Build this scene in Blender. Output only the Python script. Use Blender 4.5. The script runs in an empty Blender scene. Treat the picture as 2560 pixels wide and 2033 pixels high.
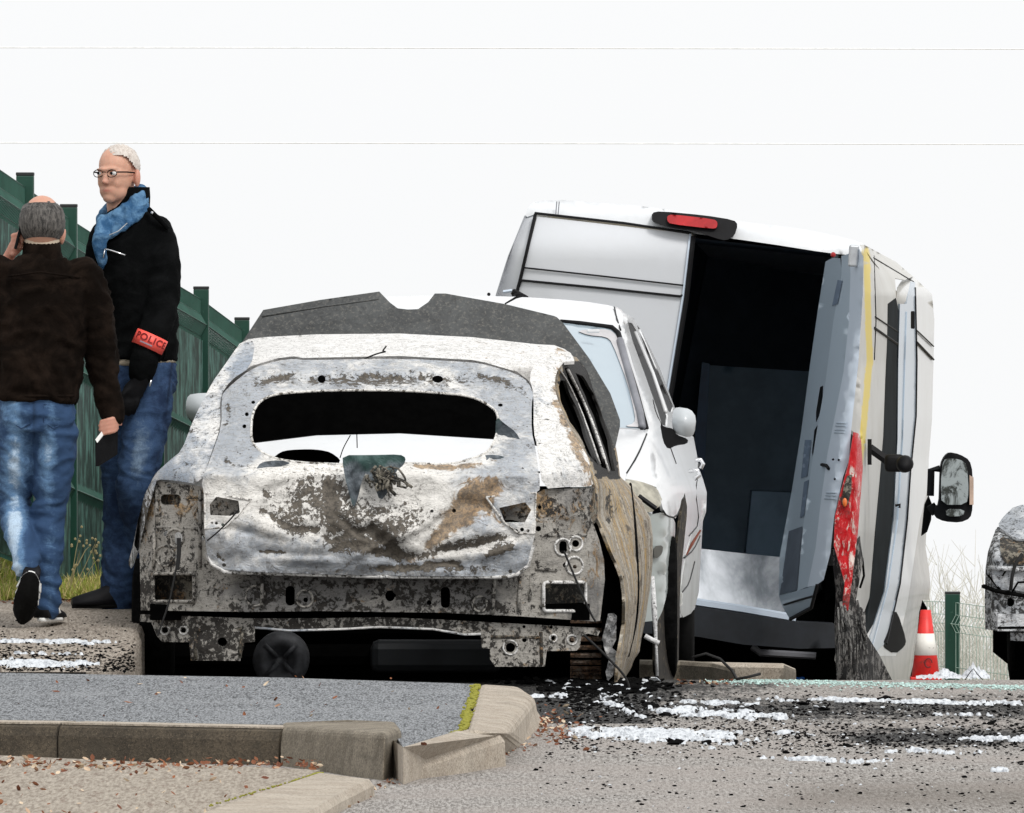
import bpy, bmesh, math, random
from mathutils import Vector, Matrix, noise
from mathutils.geometry import delaunay_2d_cdt
random.seed(7)
sc = bpy.context.scene
COL = sc.collection
# ---------------------------------------------------------------- camera, sky, sun, exposure
FPX = 33247.0; HY = 658.0; CX = 1280.0; CAMZ = 1.6
cam = bpy.data.cameras.new('camera'); camo = bpy.data.objects.new('camera', cam); COL.objects.link(camo)
camo.location = (0, 0, CAMZ); camo.rotation_euler = (math.radians(90), 0, 0)
cam.sensor_width = 36; cam.lens = FPX / 2560 * 36
cam.shift_y = -(1016.5 - HY) / 2560
cam.clip_start = 1; cam.clip_end = 3000
sc.camera = camo
SUN_EL, SUN_AZ = math.radians(48), math.radians(150)     # azimuth clockwise from +Y: behind the camera, to the right
w = bpy.data.worlds.new('World'); sc.world = w; w.use_nodes = True
nt = w.node_tree; nt.nodes.clear()
sky = nt.nodes.new('ShaderNodeTexSky'); sky.sky_type = 'NISHITA'; sky.sun_disc = False
sky.sun_elevation = SUN_EL; sky.sun_rotation = SUN_AZ; sky.air_density = 1.0; sky.dust_density = 4.0; sky.ozone_density = 1.0
hsv = nt.nodes.new('ShaderNodeHueSaturation'); hsv.inputs['Saturation'].default_value = 0.22; hsv.inputs['Value'].default_value = 1.0
bg = nt.nodes.new('ShaderNodeBackground'); bg.inputs['Strength'].default_value = 0.15
wo = nt.nodes.new('ShaderNodeOutputWorld')
cl = nt.nodes.new('ShaderNodeMix'); cl.data_type = 'RGBA'; cl.inputs[0].default_value = .88; cl.inputs[7].default_value = (6.15, 6.2, 6.25, 1)   # closed white cloud cover over the clear sky
nt.links.new(sky.outputs[0], hsv.inputs['Color']); nt.links.new(hsv.outputs[0], cl.inputs[6]); nt.links.new(cl.outputs[2], bg.inputs[0]); nt.links.new(bg.outputs[0], wo.inputs[0])
sl = bpy.data.lights.new('sun', 'SUN'); sl.energy = 1.5; sl.angle = math.radians(14); sl.color = (1, .97, .93)
so = bpy.data.objects.new('sun', sl); COL.objects.link(so)
sdir = Vector((math.sin(SUN_AZ) * math.cos(SUN_EL), math.cos(SUN_AZ) * math.cos(SUN_EL), math.sin(SUN_EL)))
so.rotation_euler = sdir.to_track_quat('Z', 'Y').to_euler(); so.location = sdir * 30
sc.view_settings.view_transform = 'Standard'; sc.view_settings.look = 'None'
sc.view_settings.gamma = 1; sc.view_settings.exposure = 0.22
try: sc.view_settings.use_curve_mapping = False
except Exception: pass

# ---------------------------------------------------------------- helpers
def P(x, y, Y): return Vector(((x - CX) * Y / FPX, Y, CAMZ - (y - HY) * Y / FPX))
def Gp(x, y, z):
    Y = (CAMZ - z) * FPX / (y - HY); return Vector(((x - CX) * Y / FPX, Y, z))
def tab(pts):
    pts = sorted(pts)
    def f(v):
        if v <= pts[0][0]: return pts[0][1]
        for (a, b), (c, d) in zip(pts, pts[1:]):
            if v <= c: return b + (d - b) * (v - a) / (c - a)
        return pts[-1][1]
    return f
def sst(a, b, x):
    t = max(0, min(1, (x - a) / (b - a))); return t * t * (3 - 2 * t)
def nz(x, y=0, z=0): return noise.noise(Vector((x, y, z)))
WL = {}
def empty(name, loc, label, cat, group=None):
    o = bpy.data.objects.new(name, None); COL.objects.link(o); o.location = loc; o.empty_display_size = .2
    o['label'] = label; o['category'] = cat
    if group: o['group'] = group
    WL[o.name] = Vector(loc); return o
def tag(o, label=None, cat=None, group=None, kind=None):
    for k, v in (('label', label), ('category', cat), ('group', group), ('kind', kind)):
        if v: o[k] = v
    return o
def link(name, verts, faces, m, parent=None, smooth=False, mask=None, loc=None, matidx=None):
    verts = [Vector(v) for v in verts]
    me = bpy.data.meshes.new(name)
    if parent is not None: L = WL[parent.name]
    elif loc is not None: L = Vector(loc)
    else:
        xs = [v.x for v in verts]; ys = [v.y for v in verts]; zs = [v.z for v in verts]
        L = Vector(((min(xs) + max(xs)) / 2, (min(ys) + max(ys)) / 2, min(zs)))
    me.from_pydata([v - L for v in verts], [], faces)
    me.validate(); me.update()
    o = bpy.data.objects.new(name, me); COL.objects.link(o)
    if parent is not None: o.parent = parent
    else: o.location = L
    WL[o.name] = L
    for mm in (m if isinstance(m, list) else [m]): me.materials.append(mm)
    if matidx:
        for p, i in zip(me.polygons, matidx): p.material_index = i
    if smooth: me.polygons.foreach_set('use_smooth', [True] * len(me.polygons))
    if mask:
        a = me.attributes.new('mask', 'FLOAT_COLOR', 'POINT')
        buf = []
        for c in mask: buf.extend((c[0], c[1], c[2], 1.0))
        a.data.foreach_set('color', buf)
    bm = bmesh.new(); bm.from_mesh(me); bmesh.ops.recalc_face_normals(bm, faces=bm.faces); bm.to_mesh(me); bm.free()
    return o
class MB:
    def __init__(s): s.v = []; s.f = []
    def add(s, vs, fs):
        n = len(s.v); s.v += [Vector(v) for v in vs]; s.f += [tuple(i + n for i in f) for f in fs]; return s
    def box(s, c, d, rot=None, ch=0.0):
        x, y, z = d[0] / 2, d[1] / 2, d[2] / 2; c = Vector(c)
        e = min(ch, x * .9, y * .9, z * .9)
        if e <= 0:
            vs = [Vector((i, j, k)) for i in (-x, x) for j in (-y, y) for k in (-z, z)]
            fs = [(0, 1, 3, 2), (4, 6, 7, 5), (0, 4, 5, 1), (2, 3, 7, 6), (0, 2, 6, 4), (1, 5, 7, 3)]
        else:
            bm = bmesh.new(); bmesh.ops.create_cube(bm, size=1)
            for v in bm.verts: v.co = Vector((v.co.x * 2 * x, v.co.y * 2 * y, v.co.z * 2 * z))
            bmesh.ops.bevel(bm, geom=bm.edges[:], offset=e, segments=2, profile=.5, affect='EDGES')
            bm.verts.index_update(); vs = [v.co.copy() for v in bm.verts]; fs = [tuple(v.index for v in f.verts) for f in bm.faces]; bm.free()
        if rot is not None: vs = [rot @ v for v in vs]
        return s.add([v + c for v in vs], fs)
    def tube(s, pts, r, n=8, cap=True):
        pts = [Vector(p) for p in pts]; rs = r if isinstance(r, (list, tuple)) else [r] * len(pts)
        rings = []; prev = None
        for i, p in enumerate(pts):
            t = (pts[min(i + 1, len(pts) - 1)] - pts[max(i - 1, 0)])
            if t.length < 1e-9: t = Vector((0, 0, 1))
            t.normalize()
            a = prev if prev is not None else (Vector((1, 0, 0)) if abs(t.x) < .8 else Vector((0, 1, 0)))
            a = (a - t * a.dot(t))
            if a.length < 1e-6: a = Vector((0, 1, 0)) - t * t.y
            a.normalize(); prev = a; b = t.cross(a)
            rr = rs[i]; ra, rb = rr if isinstance(rr, (list, tuple)) else (rr, rr)
            rings.append([p + a * math.cos(2 * math.pi * k / n) * ra + b * math.sin(2 * math.pi * k / n) * rb for k in range(n)])
        return s.loft(rings, cap)
    def loft(s, rings, cap=True, closed=True):
        n = len(rings[0]); vs = [v for r in rings for v in r]; fs = []
        for i in range(len(rings) - 1):
            for k in range(n if closed else n - 1):
                k2 = (k + 1) % n; fs.append((i * n + k, i * n + k2, (i + 1) * n + k2, (i + 1) * n + k))
        if cap and closed:
            fs.append(tuple(range(n))); fs.append(tuple((len(rings) - 1) * n + k for k in range(n)))
        return s.add(vs, fs)
    def lathe(s, prof, c, axis='Z', n=32, rot=None):
        rings = []
        for r, h in prof:
            ring = []
            for k in range(n):
                a = 2 * math.pi * k / n; u, v = r * math.cos(a), r * math.sin(a)
                q = Vector((u, v, h)) if axis == 'Z' else (Vector((h, u, v)) if axis == 'X' else Vector((u, h, v)))
                if rot is not None: q = rot @ q
                ring.append(q + Vector(c))
            rings.append(ring)
        return s.loft(rings, True)
    def sphere(s, c, r, n=12, m=8, rot=None):
        rx, ry, rz = r if isinstance(r, (list, tuple)) else (r, r, r); c = Vector(c); rings = []
        for i in range(m + 1):
            th = math.pi * (i + .02) / (m + .04); ring = []
            for k in range(n):
                a = 2 * math.pi * k / n
                q = Vector((rx * math.sin(th) * math.cos(a), ry * math.sin(th) * math.sin(a), rz * math.cos(th)))
                if rot is not None: q = rot @ q
                ring.append(c + q)
            rings.append(ring)
        return s.loft(rings, True)
    def prism(s, poly, off):
        n = len(poly); off = Vector(off); poly = [Vector(p) for p in poly]
        fs = [tuple(range(n)), tuple(range(2 * n - 1, n - 1, -1))] + [(i, (i + 1) % n, n + (i + 1) % n, n + i) for i in range(n)]
        return s.add(poly + [p + off for p in poly], fs)
    def build(s, name, m, parent=None, smooth=False, **k): return link(name, s.v, s.f, m, parent, smooth, **k)
def chk(pts, it=1, closed=True):
    for _ in range(it):
        q = []; n = len(pts)
        for i in range(n if closed else n - 1):
            a, b = pts[i], pts[(i + 1) % n]
            q.append((a[0] * .78 + b[0] * .22, a[1] * .78 + b[1] * .22)); q.append((a[0] * .22 + b[0] * .78, a[1] * .22 + b[1] * .78))
        if not closed: q = [pts[0]] + q + [pts[-1]]
        pts = q
    return pts
def dens(poly, st):
    q = []
    for i, a in enumerate(poly):
        b = poly[(i + 1) % len(poly)]; L = math.hypot(b[0] - a[0], b[1] - a[1]); k = max(1, int(L / st))
        for j in range(k): q.append((a[0] + (b[0] - a[0]) * j / k, a[1] + (b[1] - a[1]) * j / k))
    return q
def inp(x, y, poly):
    c = False; j = len(poly) - 1
    for i in range(len(poly)):
        xi, yi = poly[i]; xj, yj = poly[j]
        if (yi > y) != (yj > y) and x < (xj - xi) * (y - yi) / (yj - yi) + xi: c = not c
        j = i
    return c
def circ(x, y, rx, ry=None, n=12):
    ry = ry or rx; return [(x + rx * math.cos(2 * math.pi * k / n), y + ry * math.sin(2 * math.pi * k / n)) for k in range(n)]
def rrect(x0, y0, x1, y1, r=6):
    q = []
    for cx_, cy_, a0 in ((x1 - r, y1 - r, 0), (x0 + r, y1 - r, 90), (x0 + r, y0 + r, 180), (x1 - r, y0 + r, 270)):
        for k in range(4):
            a = math.radians(a0 + 30 * k); q.append((cx_ + r * math.cos(a), cy_ + r * math.sin(a)))
    return q
def panel(name, outline, depth, m, parent=None, holes=(), step=12, off=(0, .006, 0), mask=None, fn=None, smooth=True, jit=.3, **kw):
    """sheet-metal part: an outline with holes, laid on a curved surface (depth) at real size, with thickness off"""
    o = dens(outline, step); hs = [dens(h, min(step, 8)) for h in holes]
    pts = []; edges = []
    for poly in [o] + hs:
        n0 = len(pts); pts += poly; edges += [(n0 + i, n0 + (i + 1) % len(poly)) for i in range(len(poly))]
    bd_ = list(pts); x0 = min(p[0] for p in o); x1 = max(p[0] for p in o); y0 = min(p[1] for p in o); y1 = max(p[1] for p in o)
    cell = {}
    for p in bd_: cell.setdefault((int(p[0] // step), int(p[1] // step)), []).append(p)
    rnd = random.Random(3)
    yy = y0 + step / 2
    while yy < y1:
        xx = x0 + step / 2
        while xx < x1:
            px, py = xx + rnd.uniform(-jit, jit) * step, yy + rnd.uniform(-jit, jit) * step
            if inp(px, py, o) and not any(inp(px, py, h) for h in hs):
                ci, cj = int(px // step), int(py // step); ok = True
                for i in (-1, 0, 1):
                    for j in (-1, 0, 1):
                        for q in cell.get((ci + i, cj + j), ()):
                            if (q[0] - px) ** 2 + (q[1] - py) ** 2 < (step * .45) ** 2: ok = False
                if ok: pts.append((px, py))
            xx += step
        yy += step
    vo, eo, fo, _, _, _ = delaunay_2d_cdt([Vector(p) for p in pts], edges, [], 0, 1e-4)
    fs = []
    for f in fo:
        cx_ = sum(vo[i].x for i in f) / len(f); cy_ = sum(vo[i].y for i in f) / len(f)
        if inp(cx_, cy_, o) and not any(inp(cx_, cy_, h) for h in hs): fs.append(tuple(f))
    off = Vector(off); A = []
    for v in vo:
        q = P(v.x, v.y, depth(v.x, v.y))
        if fn: q = fn(v.x, v.y, q)
        A.append(q)
    n = len(A); V = A + [a + off for a in A]; F = list(fs) + [tuple(n + i for i in reversed(f)) for f in fs]
    cnt = {}
    for f in fs:
        for i in range(len(f)):
            e = (f[i], f[(i + 1) % len(f)]); k = (min(e), max(e)); cnt[k] = cnt.get(k, 0) + 1
    rim = [k for k, c in cnt.items() if c == 1]; rm = {}; src = list(range(n)) * 2
    for a, b in rim:
        for i in (a, b):
            for j in (i, i + n):
                if j not in rm: rm[j] = len(V); V.append(V[j]); src.append(j % n)
        F.append((rm[a], rm[b], rm[b + n], rm[a + n]))
    mk = None
    if mask:
        base = [mask(v.x, v.y) for v in vo]; mk = [base[i] for i in src]
    ob = link(name, V, F, m, parent, smooth, mask=mk, **kw)
    return ob
def realize(o, mods):
    """apply modifiers and keep the evaluated mesh"""
    for t, kw in mods:
        md = o.modifiers.new(t, t)
        for k, v in kw.items(): setattr(md, k, v)
    dg = bpy.context.evaluated_depsgraph_get(); dg.update()
    me = bpy.data.meshes.new_from_object(o.evaluated_get(dg)); mats = list(o.data.materials)
    o.modifiers.clear(); old = o.data; o.data = me
    if not me.materials:
        for mm in mats: me.materials.append(mm)
    return o

# ---------------------------------------------------------------- materials
class NB:
    def __init__(s, name):
        s.m = bpy.data.materials.new(name); s.m.use_nodes = True; s.t = s.m.node_tree; s.t.nodes.clear()
        s.out = s.n('ShaderNodeOutputMaterial'); s.b = s.n('ShaderNodeBsdfPrincipled'); s.l(s.b.outputs[0], s.out.inputs[0])
        s.co = s.n('ShaderNodeTexCoord').outputs['Object']; s._mask = None
    def n(s, t): return s.t.nodes.new(t)
    def l(s, a, b): s.t.links.new(a, b)
    def set(s, node, i, v):
        if hasattr(v, 'is_output') or isinstance(v, bpy.types.NodeSocket): s.l(v, node.inputs[i])
        else: node.inputs[i].default_value = v
    def mapping(s, scale=(1, 1, 1), rot=(0, 0, 0)):
        m = s.n('ShaderNodeMapping'); s.l(s.co, m.inputs[0]); m.inputs['Scale'].default_value = scale; m.inputs['Rotation'].default_value = rot; return m.outputs[0]
    def noise(s, scale, detail=4, rough=.6, dist=0, vec=None):
        t = s.n('ShaderNodeTexNoise'); t.inputs['Scale'].default_value = scale; t.inputs['Detail'].default_value = detail
        t.inputs['Roughness'].default_value = rough; t.inputs['Distortion'].default_value = dist; s.l(vec or s.co, t.inputs['Vector']); return t.outputs['Fac']
    def voro(s, scale, vec=None, out='Distance'):
        t = s.n('ShaderNodeTexVoronoi'); t.inputs['Scale'].default_value = scale; s.l(vec or s.co, t.inputs['Vector']); return t.outputs[out]
    def math(s, op, a, b=0.0, c=0.0):
        t = s.n('ShaderNodeMath'); t.operation = op; s.set(t, 0, a); s.set(t, 1, b)
        if op in ('MULTIPLY_ADD',): s.set(t, 2, c)
        return t.outputs[0]
    def step(s, v, a, b):
        t = s.n('ShaderNodeMapRange'); t.interpolation_type = 'SMOOTHSTEP'; s.set(t, 0, v); s.set(t, 1, a); s.set(t, 2, b); return t.outputs[0]
    def mix(s, f, a, b):
        t = s.n('ShaderNodeMix'); t.data_type = 'RGBA'; s.set(t, 0, f)
        for i, v in ((6, a), (7, b)):
            if isinstance(v, (tuple, list)): v = tuple(v) + ((1,) if len(v) == 3 else ())
            s.set(t, i, v)
        return t.outputs[2]
    def maskc(s, i):
        if s._mask is None:
            a = s.n('ShaderNodeAttribute'); a.attribute_name = 'mask'; x = s.n('ShaderNodeSeparateColor'); s.l(a.outputs['Color'], x.inputs[0]); s._mask = x
        return s._mask.outputs[i]
    def bump(s, h, strength=.3, dist=.01):
        t = s.n('ShaderNodeBump'); t.inputs['Strength'].default_value = strength; t.inputs['Distance'].default_value = dist; s.l(h, t.inputs['Height']); s.l(t.outputs[0], s.b.inputs['Normal'])
    def fin(s, col=None, rough=None, metal=None, spec=None):
        for k, v in (('Base Color', col), ('Roughness', rough), ('Metallic', metal), ('Specular IOR Level', spec)):
            if v is None: continue
            if isinstance(v, (tuple, list)): v = tuple(v) + ((1,) if len(v) == 3 else ())
            s.set(s.b, k, v)
        return s.m
def basic(name, col, rough=.6, metal=0.0, var=.2, scale=9, bump=0.0, bs=60, dirt=0.0, dirtc=(.06, .05, .04), spec=.5, coat=0):
    b = NB(name); n = b.noise(scale, 6, .65)
    c = b.mix(b.step(n, .3, .7), tuple(x * (1 - var) for x in col), tuple(min(1, x * (1 + var * .6)) for x in col))
    if dirt > 0:
        d = b.step(b.noise(scale * 2.3, 8, .7, .4), .62 - dirt * .25, .75 - dirt * .2); c = b.mix(d, c, dirtc)
    if bump: b.bump(b.noise(bs, 5, .6), bump, .004)
    if coat: b.b.inputs['Coat Weight'].default_value = coat; b.b.inputs['Coat Roughness'].default_value = .08
    return b.fin(c, rough, metal, spec)
def burnt(name, light=(.78, .77, .75), cool=(.34, .39, .46), dark=(.045, .04, .032), rustc=(.42, .25, .09), soot0=.0, rust0=.0, cool0=.0, stretch=(1, 1, 1), rough=.75):
    """burned sheet metal: ash white, blue-grey bare metal, flaked brown-black and rust; mask R soot, G rust, B cool"""
    b = NB(name); v = b.mapping(stretch)
    big = b.noise(4.5, 5, .6, .6, v); mid = b.noise(17, 7, .7, .9, v); fine = b.noise(70, 6, .75, .4, v)
    R, G_, B_ = b.maskc(0), b.maskc(1), b.maskc(2)
    cf0 = b.math('ADD', b.math('ADD', b.math('MULTIPLY', big, .55), b.math('MULTIPLY', mid, .45)), b.math('MULTIPLY', B_, .45)); cf = b.step(b.math('ADD', cf0, cool0), .52, .74)
    c = b.mix(cf, light, cool); c = b.mix(b.step(b.math('ADD', cf0, cool0), .86, 1.15), c, tuple(x * .42 for x in cool))
    c = b.mix(b.math('MULTIPLY', b.step(fine, .42, .62), .35), c, tuple(x * .62 for x in light))       # grey dusting
    brown = b.math('ADD', b.math('ADD', mid, rust0), b.math('MULTIPLY', G_, .42)); bf = b.step(brown, .64, .76)
    c = b.mix(b.math('MULTIPLY', bf, .8), c, b.mix(b.step(fine, .35, .6), rustc, tuple(x * .3 for x in rustc)))
    m2 = b.noise(38, 6, .75, .6, v); soot = b.math('ADD', b.math('MULTIPLY_ADD', b.math('ADD', b.math('ADD', b.math('MULTIPLY', mid, .5), b.math('MULTIPLY', m2, .9)), b.math('MULTIPLY', fine, .5)), 1.0, -.45), b.math('MULTIPLY', R, .42))
    sf = b.step(b.math('ADD', soot, soot0), .595, .63); c = b.mix(sf, c, b.mix(b.step(fine, .4, .62), dark, tuple(x * 3.0 for x in dark)))
    st_ = b.math('ADD', soot, soot0); ed = b.math('MULTIPLY', b.step(st_, .578, .592), b.math('SUBTRACT', 1.0, b.step(st_, .61, .63))); c = b.mix(b.math('MULTIPLY', ed, .85), c, tuple(x * .3 for x in dark))
    c = b.mix(b.math('MULTIPLY', b.math('MULTIPLY', b.step(fine, .50, .60), b.step(b.math('ADD', mid, b.math('MULTIPLY', R, .5)), .42, .56)), .6), c, tuple(x * 1.6 for x in dark))
    vd = b.voro(38, v); sp = b.math('SUBTRACT', 1.0, b.step(vd, .10, .17)); sp = b.math('MULTIPLY', sp, b.step(b.noise(9, 3), .5, .6)); c = b.mix(b.math('MULTIPLY', sp, .85), c, dark)
    streak = b.noise(26, 5, .7, 1.2, b.mapping((.5 * stretch[0], .5 * stretch[1], 2.2 * stretch[2]), (0, .5, 0)))
    c = b.mix(b.math('MULTIPLY', b.step(b.math('ABSOLUTE', b.math('SUBTRACT', streak, .5)), .02, .0), .75), c, tuple(x * 2.2 for x in dark))
    h = b.math('ADD', b.math('MULTIPLY', mid, .8), b.math('MULTIPLY', sf, -.35)); b.bump(h, .7, .02)
    return b.fin(c, b.math('SUBTRACT', rough, b.math('MULTIPLY', cf, .22)), b.math('MULTIPLY', cf, .45))
M = {}
# ---------------------------------------------------------------- ground, road, pavement, kerbs
def road_z(Y):
    if Y < 51: return 0.0
    if Y < 68: return -.0316 * (Y - 51)
    z = -.537 - .10 * (min(Y, 90) - 68)
    return z - .05 * max(0, Y - 90)
def grid(name, X0, X1, nx, Ys, zf, m, parent=None, **k):
    v = [(X0(Y) + (X1(Y) - X0(Y)) * i / nx, Y, zf(X0(Y) + (X1(Y) - X0(Y)) * i / nx, Y)) for Y in Ys for i in range(nx + 1)]
    f = [(j * (nx + 1) + i, j * (nx + 1) + i + 1, (j + 1) * (nx + 1) + i + 1, (j + 1) * (nx + 1) + i) for j in range(len(Ys) - 1) for i in range(nx)]
    return link(name, v, f, m, parent, True, **k)
def fr(a, b, n): return [a + (b - a) * i / n for i in range(n + 1)]

# base terrain: dry earth and verge
b = NB('earth'); n1 = b.noise(3, 8, .7); b.bump(b.noise(40, 5), .4, .02)
M['earth'] = b.fin(b.mix(n1, (.16, .13, .09), (.28, .24, .17)), .95)
def terr(X, Y):
    z = road_z(Y) - .03
    return z - (.02 * max(0, abs(X) - 30) if abs(X) > 30 else 0)
tag(grid('ground', lambda Y: -260, lambda Y: 260, 40, fr(0, 50, 5) + fr(51, 68, 6) + fr(70, 90, 6) + fr(100, 700, 20), terr, M['earth'], loc=(0, 0, 0)), kind='structure')

# worn asphalt of the road: coarse aggregate, soot round the wreck, a darker brown patch
b = NB('asphalt_road'); gv = b.mapping((1, .07, 1)); fine = b.noise(95, 3, .8, 0, gv); big = b.noise(1.1, 5, .6); mid = b.noise(7, 6, .7, 0, b.mapping((1, .35, 1)))
c = b.mix(b.step(fine, .35, .66), (.17, .155, .142), (.43, .41, .385)); c = b.mix(b.math('MULTIPLY', b.step(big, .4, .62), .5), c, (.34, .305, .28))
c = b.mix(b.math('MULTIPLY', b.step(b.noise(210, 2, .5, 0, gv), .60, .68), .6), c, (.05, .045, .04))
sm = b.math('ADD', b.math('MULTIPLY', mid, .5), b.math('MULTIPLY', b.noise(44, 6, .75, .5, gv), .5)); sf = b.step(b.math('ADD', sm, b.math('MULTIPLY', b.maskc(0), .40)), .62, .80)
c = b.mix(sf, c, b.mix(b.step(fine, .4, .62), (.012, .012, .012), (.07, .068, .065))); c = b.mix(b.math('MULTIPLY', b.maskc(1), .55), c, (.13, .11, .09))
b.bump(b.math('ADD', fine, mid), .6, .012)
M['road'] = b.fin(c, .9, spec=.12)
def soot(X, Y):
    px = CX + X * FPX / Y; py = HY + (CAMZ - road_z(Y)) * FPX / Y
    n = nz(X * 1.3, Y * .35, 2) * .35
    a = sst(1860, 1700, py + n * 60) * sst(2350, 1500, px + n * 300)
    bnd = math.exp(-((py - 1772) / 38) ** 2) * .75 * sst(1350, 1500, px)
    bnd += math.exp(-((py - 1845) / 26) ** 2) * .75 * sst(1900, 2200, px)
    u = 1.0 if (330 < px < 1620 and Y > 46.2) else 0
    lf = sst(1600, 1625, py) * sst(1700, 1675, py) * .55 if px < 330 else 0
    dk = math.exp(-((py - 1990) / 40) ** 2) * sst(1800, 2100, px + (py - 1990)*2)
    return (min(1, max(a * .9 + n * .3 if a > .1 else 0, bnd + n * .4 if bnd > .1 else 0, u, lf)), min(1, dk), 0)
Ys = fr(28, 52, 240) + fr(52.2, 69, 80); nx = 150
X0 = lambda Y: -2.6 if Y < 60 else -2.6; X1 = lambda Y: 3.6
vs = [(X0(Y) + (X1(Y) - X0(Y)) * i / nx, Y) for Y in Ys for i in range(nx + 1)]
ro = grid('road', X0, X1, nx, Ys, lambda X, Y: road_z(Y) + .004 * nz(X * 2, Y * 2), M['road'], loc=(0, 0, 0), mask=[soot(*q) for q in vs])
tag(ro, kind='structure')
for nm, a, c_ in (('road', -40, -2.6), ('road', 3.6, 45)):
    o = grid(nm, lambda Y, a=a: a, lambda Y, c_=c_: c_, 4, fr(10, 51, 6) + fr(51.5, 69, 6), lambda X, Y: road_z(Y) + .001, M['road'], loc=(0, 0, 0), mask=[(0, 0, 0)] * (14 * 5)); tag(o, kind='structure')

# bluish asphalt on the kerbed island
b = NB('asphalt_island'); gv = b.mapping((1, .08, 1)); fine = b.noise(150, 3, .85, 0, gv); c = b.mix(b.step(fine, .36, .62), (.075, .08, .088), (.33, .345, .36))
c = b.mix(b.math('MULTIPLY', b.step(b.noise(120, 3, .6, 0, gv), .53, .60), .8), c, (.02, .022, .025)); c = b.mix(b.math('MULTIPLY', b.step(b.noise(2, 5), .5, .7), .35), c, (.30, .31, .32))
b.bump(fine, .8, .012); M['island'] = b.fin(c, .85)
IZ = .112
def poly_slab(name, pts, ztop, zbot, m, kind='structure', parent=None):
    mb = MB(); top = [Vector((p[0], p[1], ztop)) for p in pts]; mb.prism(top, (0, 0, zbot - ztop)); o = mb.build(name, m, parent)
    if kind and parent is None: o['kind'] = kind
    return o
q = [Gp(-60, 1681, IZ), Gp(700, 1694, IZ), Gp(1192, 1710, IZ), Gp(1160, 1822, IZ), Gp(1008, 1868, IZ), Gp(984, 1832, IZ), Gp(870, 1812, IZ), Gp(-60, 1804, IZ)]
poly_slab('pavement', q, IZ, -.1, M['island'])

# pre-cast concrete kerbs
def concrete(name, a, bcol, dirt):
    b = NB(name); n = b.noise(6, 7, .7); f = b.noise(110, 4, .75)
    c = b.mix(b.step(n, .3, .7), a, bcol); c = b.mix(b.math('MULTIPLY', b.step(f, .46, .60), .6), c, tuple(x * .45 for x in a)); c = b.mix(b.math('MULTIPLY', b.step(b.noise(180, 3, .7), .56, .64), .5), c, tuple(min(1, x * 1.6) for x in bcol))
    c = b.mix(b.math('MULTIPLY', b.step(b.noise(3.1, 6, .75, .8), .5, .66), dirt), c, (.06, .05, .035))
    b.bump(b.math('ADD', n, f), .5, .012); return b.fin(c, .9)
M['kerb'] = concrete('concrete_kerb', (.36, .30, .235), (.52, .46, .38), .25)
M['kerb_mid'] = concrete('concrete_kerb_stained', (.15, .125, .09), (.30, .26, .20), .5)
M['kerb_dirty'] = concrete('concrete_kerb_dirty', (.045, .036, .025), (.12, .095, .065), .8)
def kerb(name, pts, ztops, wvec, zbot=-.06, m=None, r=.02, parent=None):
    """kerb stone run with a rounded front edge along pts (plan), top heights ztops, wvec = horizontal width vector to the back"""
    rings = []
    for p, z, wv in zip(pts, ztops, wvec):
        p = Vector((p[0], p[1], 0)); wv = Vector((wv[0], wv[1], 0)); n = -wv.normalized()
        rings.append([Vector((p.x, p.y, zbot)), Vector((p.x, p.y, z - r * 1.3)), Vector((p.x, p.y, z)) - n * r * .3 + Vector((0, 0, -r * .35)), Vector((p.x, p.y, z)) - n * r * 1.1,
                      Vector((p.x, p.y, z)) + wv, Vector((p.x, p.y, zbot)) + wv])
    mb = MB(); mb.loft(rings, True); o = mb.build(name, m or M['kerb'], parent); o['kind'] = 'structure'; return o
# front kerb: faces the camera
a0 = Gp(-60, 1902, .0); a1 = Gp(690, 1916, .0); a2 = Gp(955, 1950, 0)
zt = .118
seg = [(-60, 1901, 148), ]
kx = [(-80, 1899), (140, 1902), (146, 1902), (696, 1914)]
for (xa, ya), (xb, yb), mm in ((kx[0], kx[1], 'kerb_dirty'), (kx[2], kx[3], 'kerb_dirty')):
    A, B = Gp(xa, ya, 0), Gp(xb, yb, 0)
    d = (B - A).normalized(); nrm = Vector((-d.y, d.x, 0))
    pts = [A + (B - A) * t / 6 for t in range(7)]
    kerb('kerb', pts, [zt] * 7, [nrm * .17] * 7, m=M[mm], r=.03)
# lit look of that kerb's top faces, painted as a thin paler slab
for (xa, ya), (xb, yb) in ((kx[0], kx[1]), (kx[2], kx[3])):
    A, B = Gp(xa, ya, 0), Gp(xb, yb, 0); d = (B - A).normalized(); nrm = Vector((-d.y, d.x, 0))
    o = poly_slab('kerb_lit_top', [A + nrm * .022, B + nrm * .022, B + nrm * .175, A + nrm * .175], zt + .004, zt - .002, M['kerb'])
# end stone of the front kerb, turning away
bot = [Gp(702, 1916, 0), Gp(957, 1953, 0), Gp(1017, 1932, 0), Gp(1012, 1926, 0) + Vector((-.03, .45, 0)), Gp(860, 1916, 0) + Vector((0, .5, 0)), Gp(702, 1916, 0) + Vector((0, .2, 0))]
top = [Gp(702, 1817, .122), Gp(962, 1833, .146), Gp(1001, 1817, .146), Gp(992, 1804, .146), Gp(880, 1799, .146), Gp(702, 1806, .128)]
for p in bot: p.z = -.04
mb = MB(); mb.loft([bot, top]); o = mb.build('kerb_end', M['kerb_mid']); o['kind'] = 'structure'
md = o.modifiers.new('b', 'BEVEL'); md.width = .018; md.segments = 3; realize(o, [])
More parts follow.
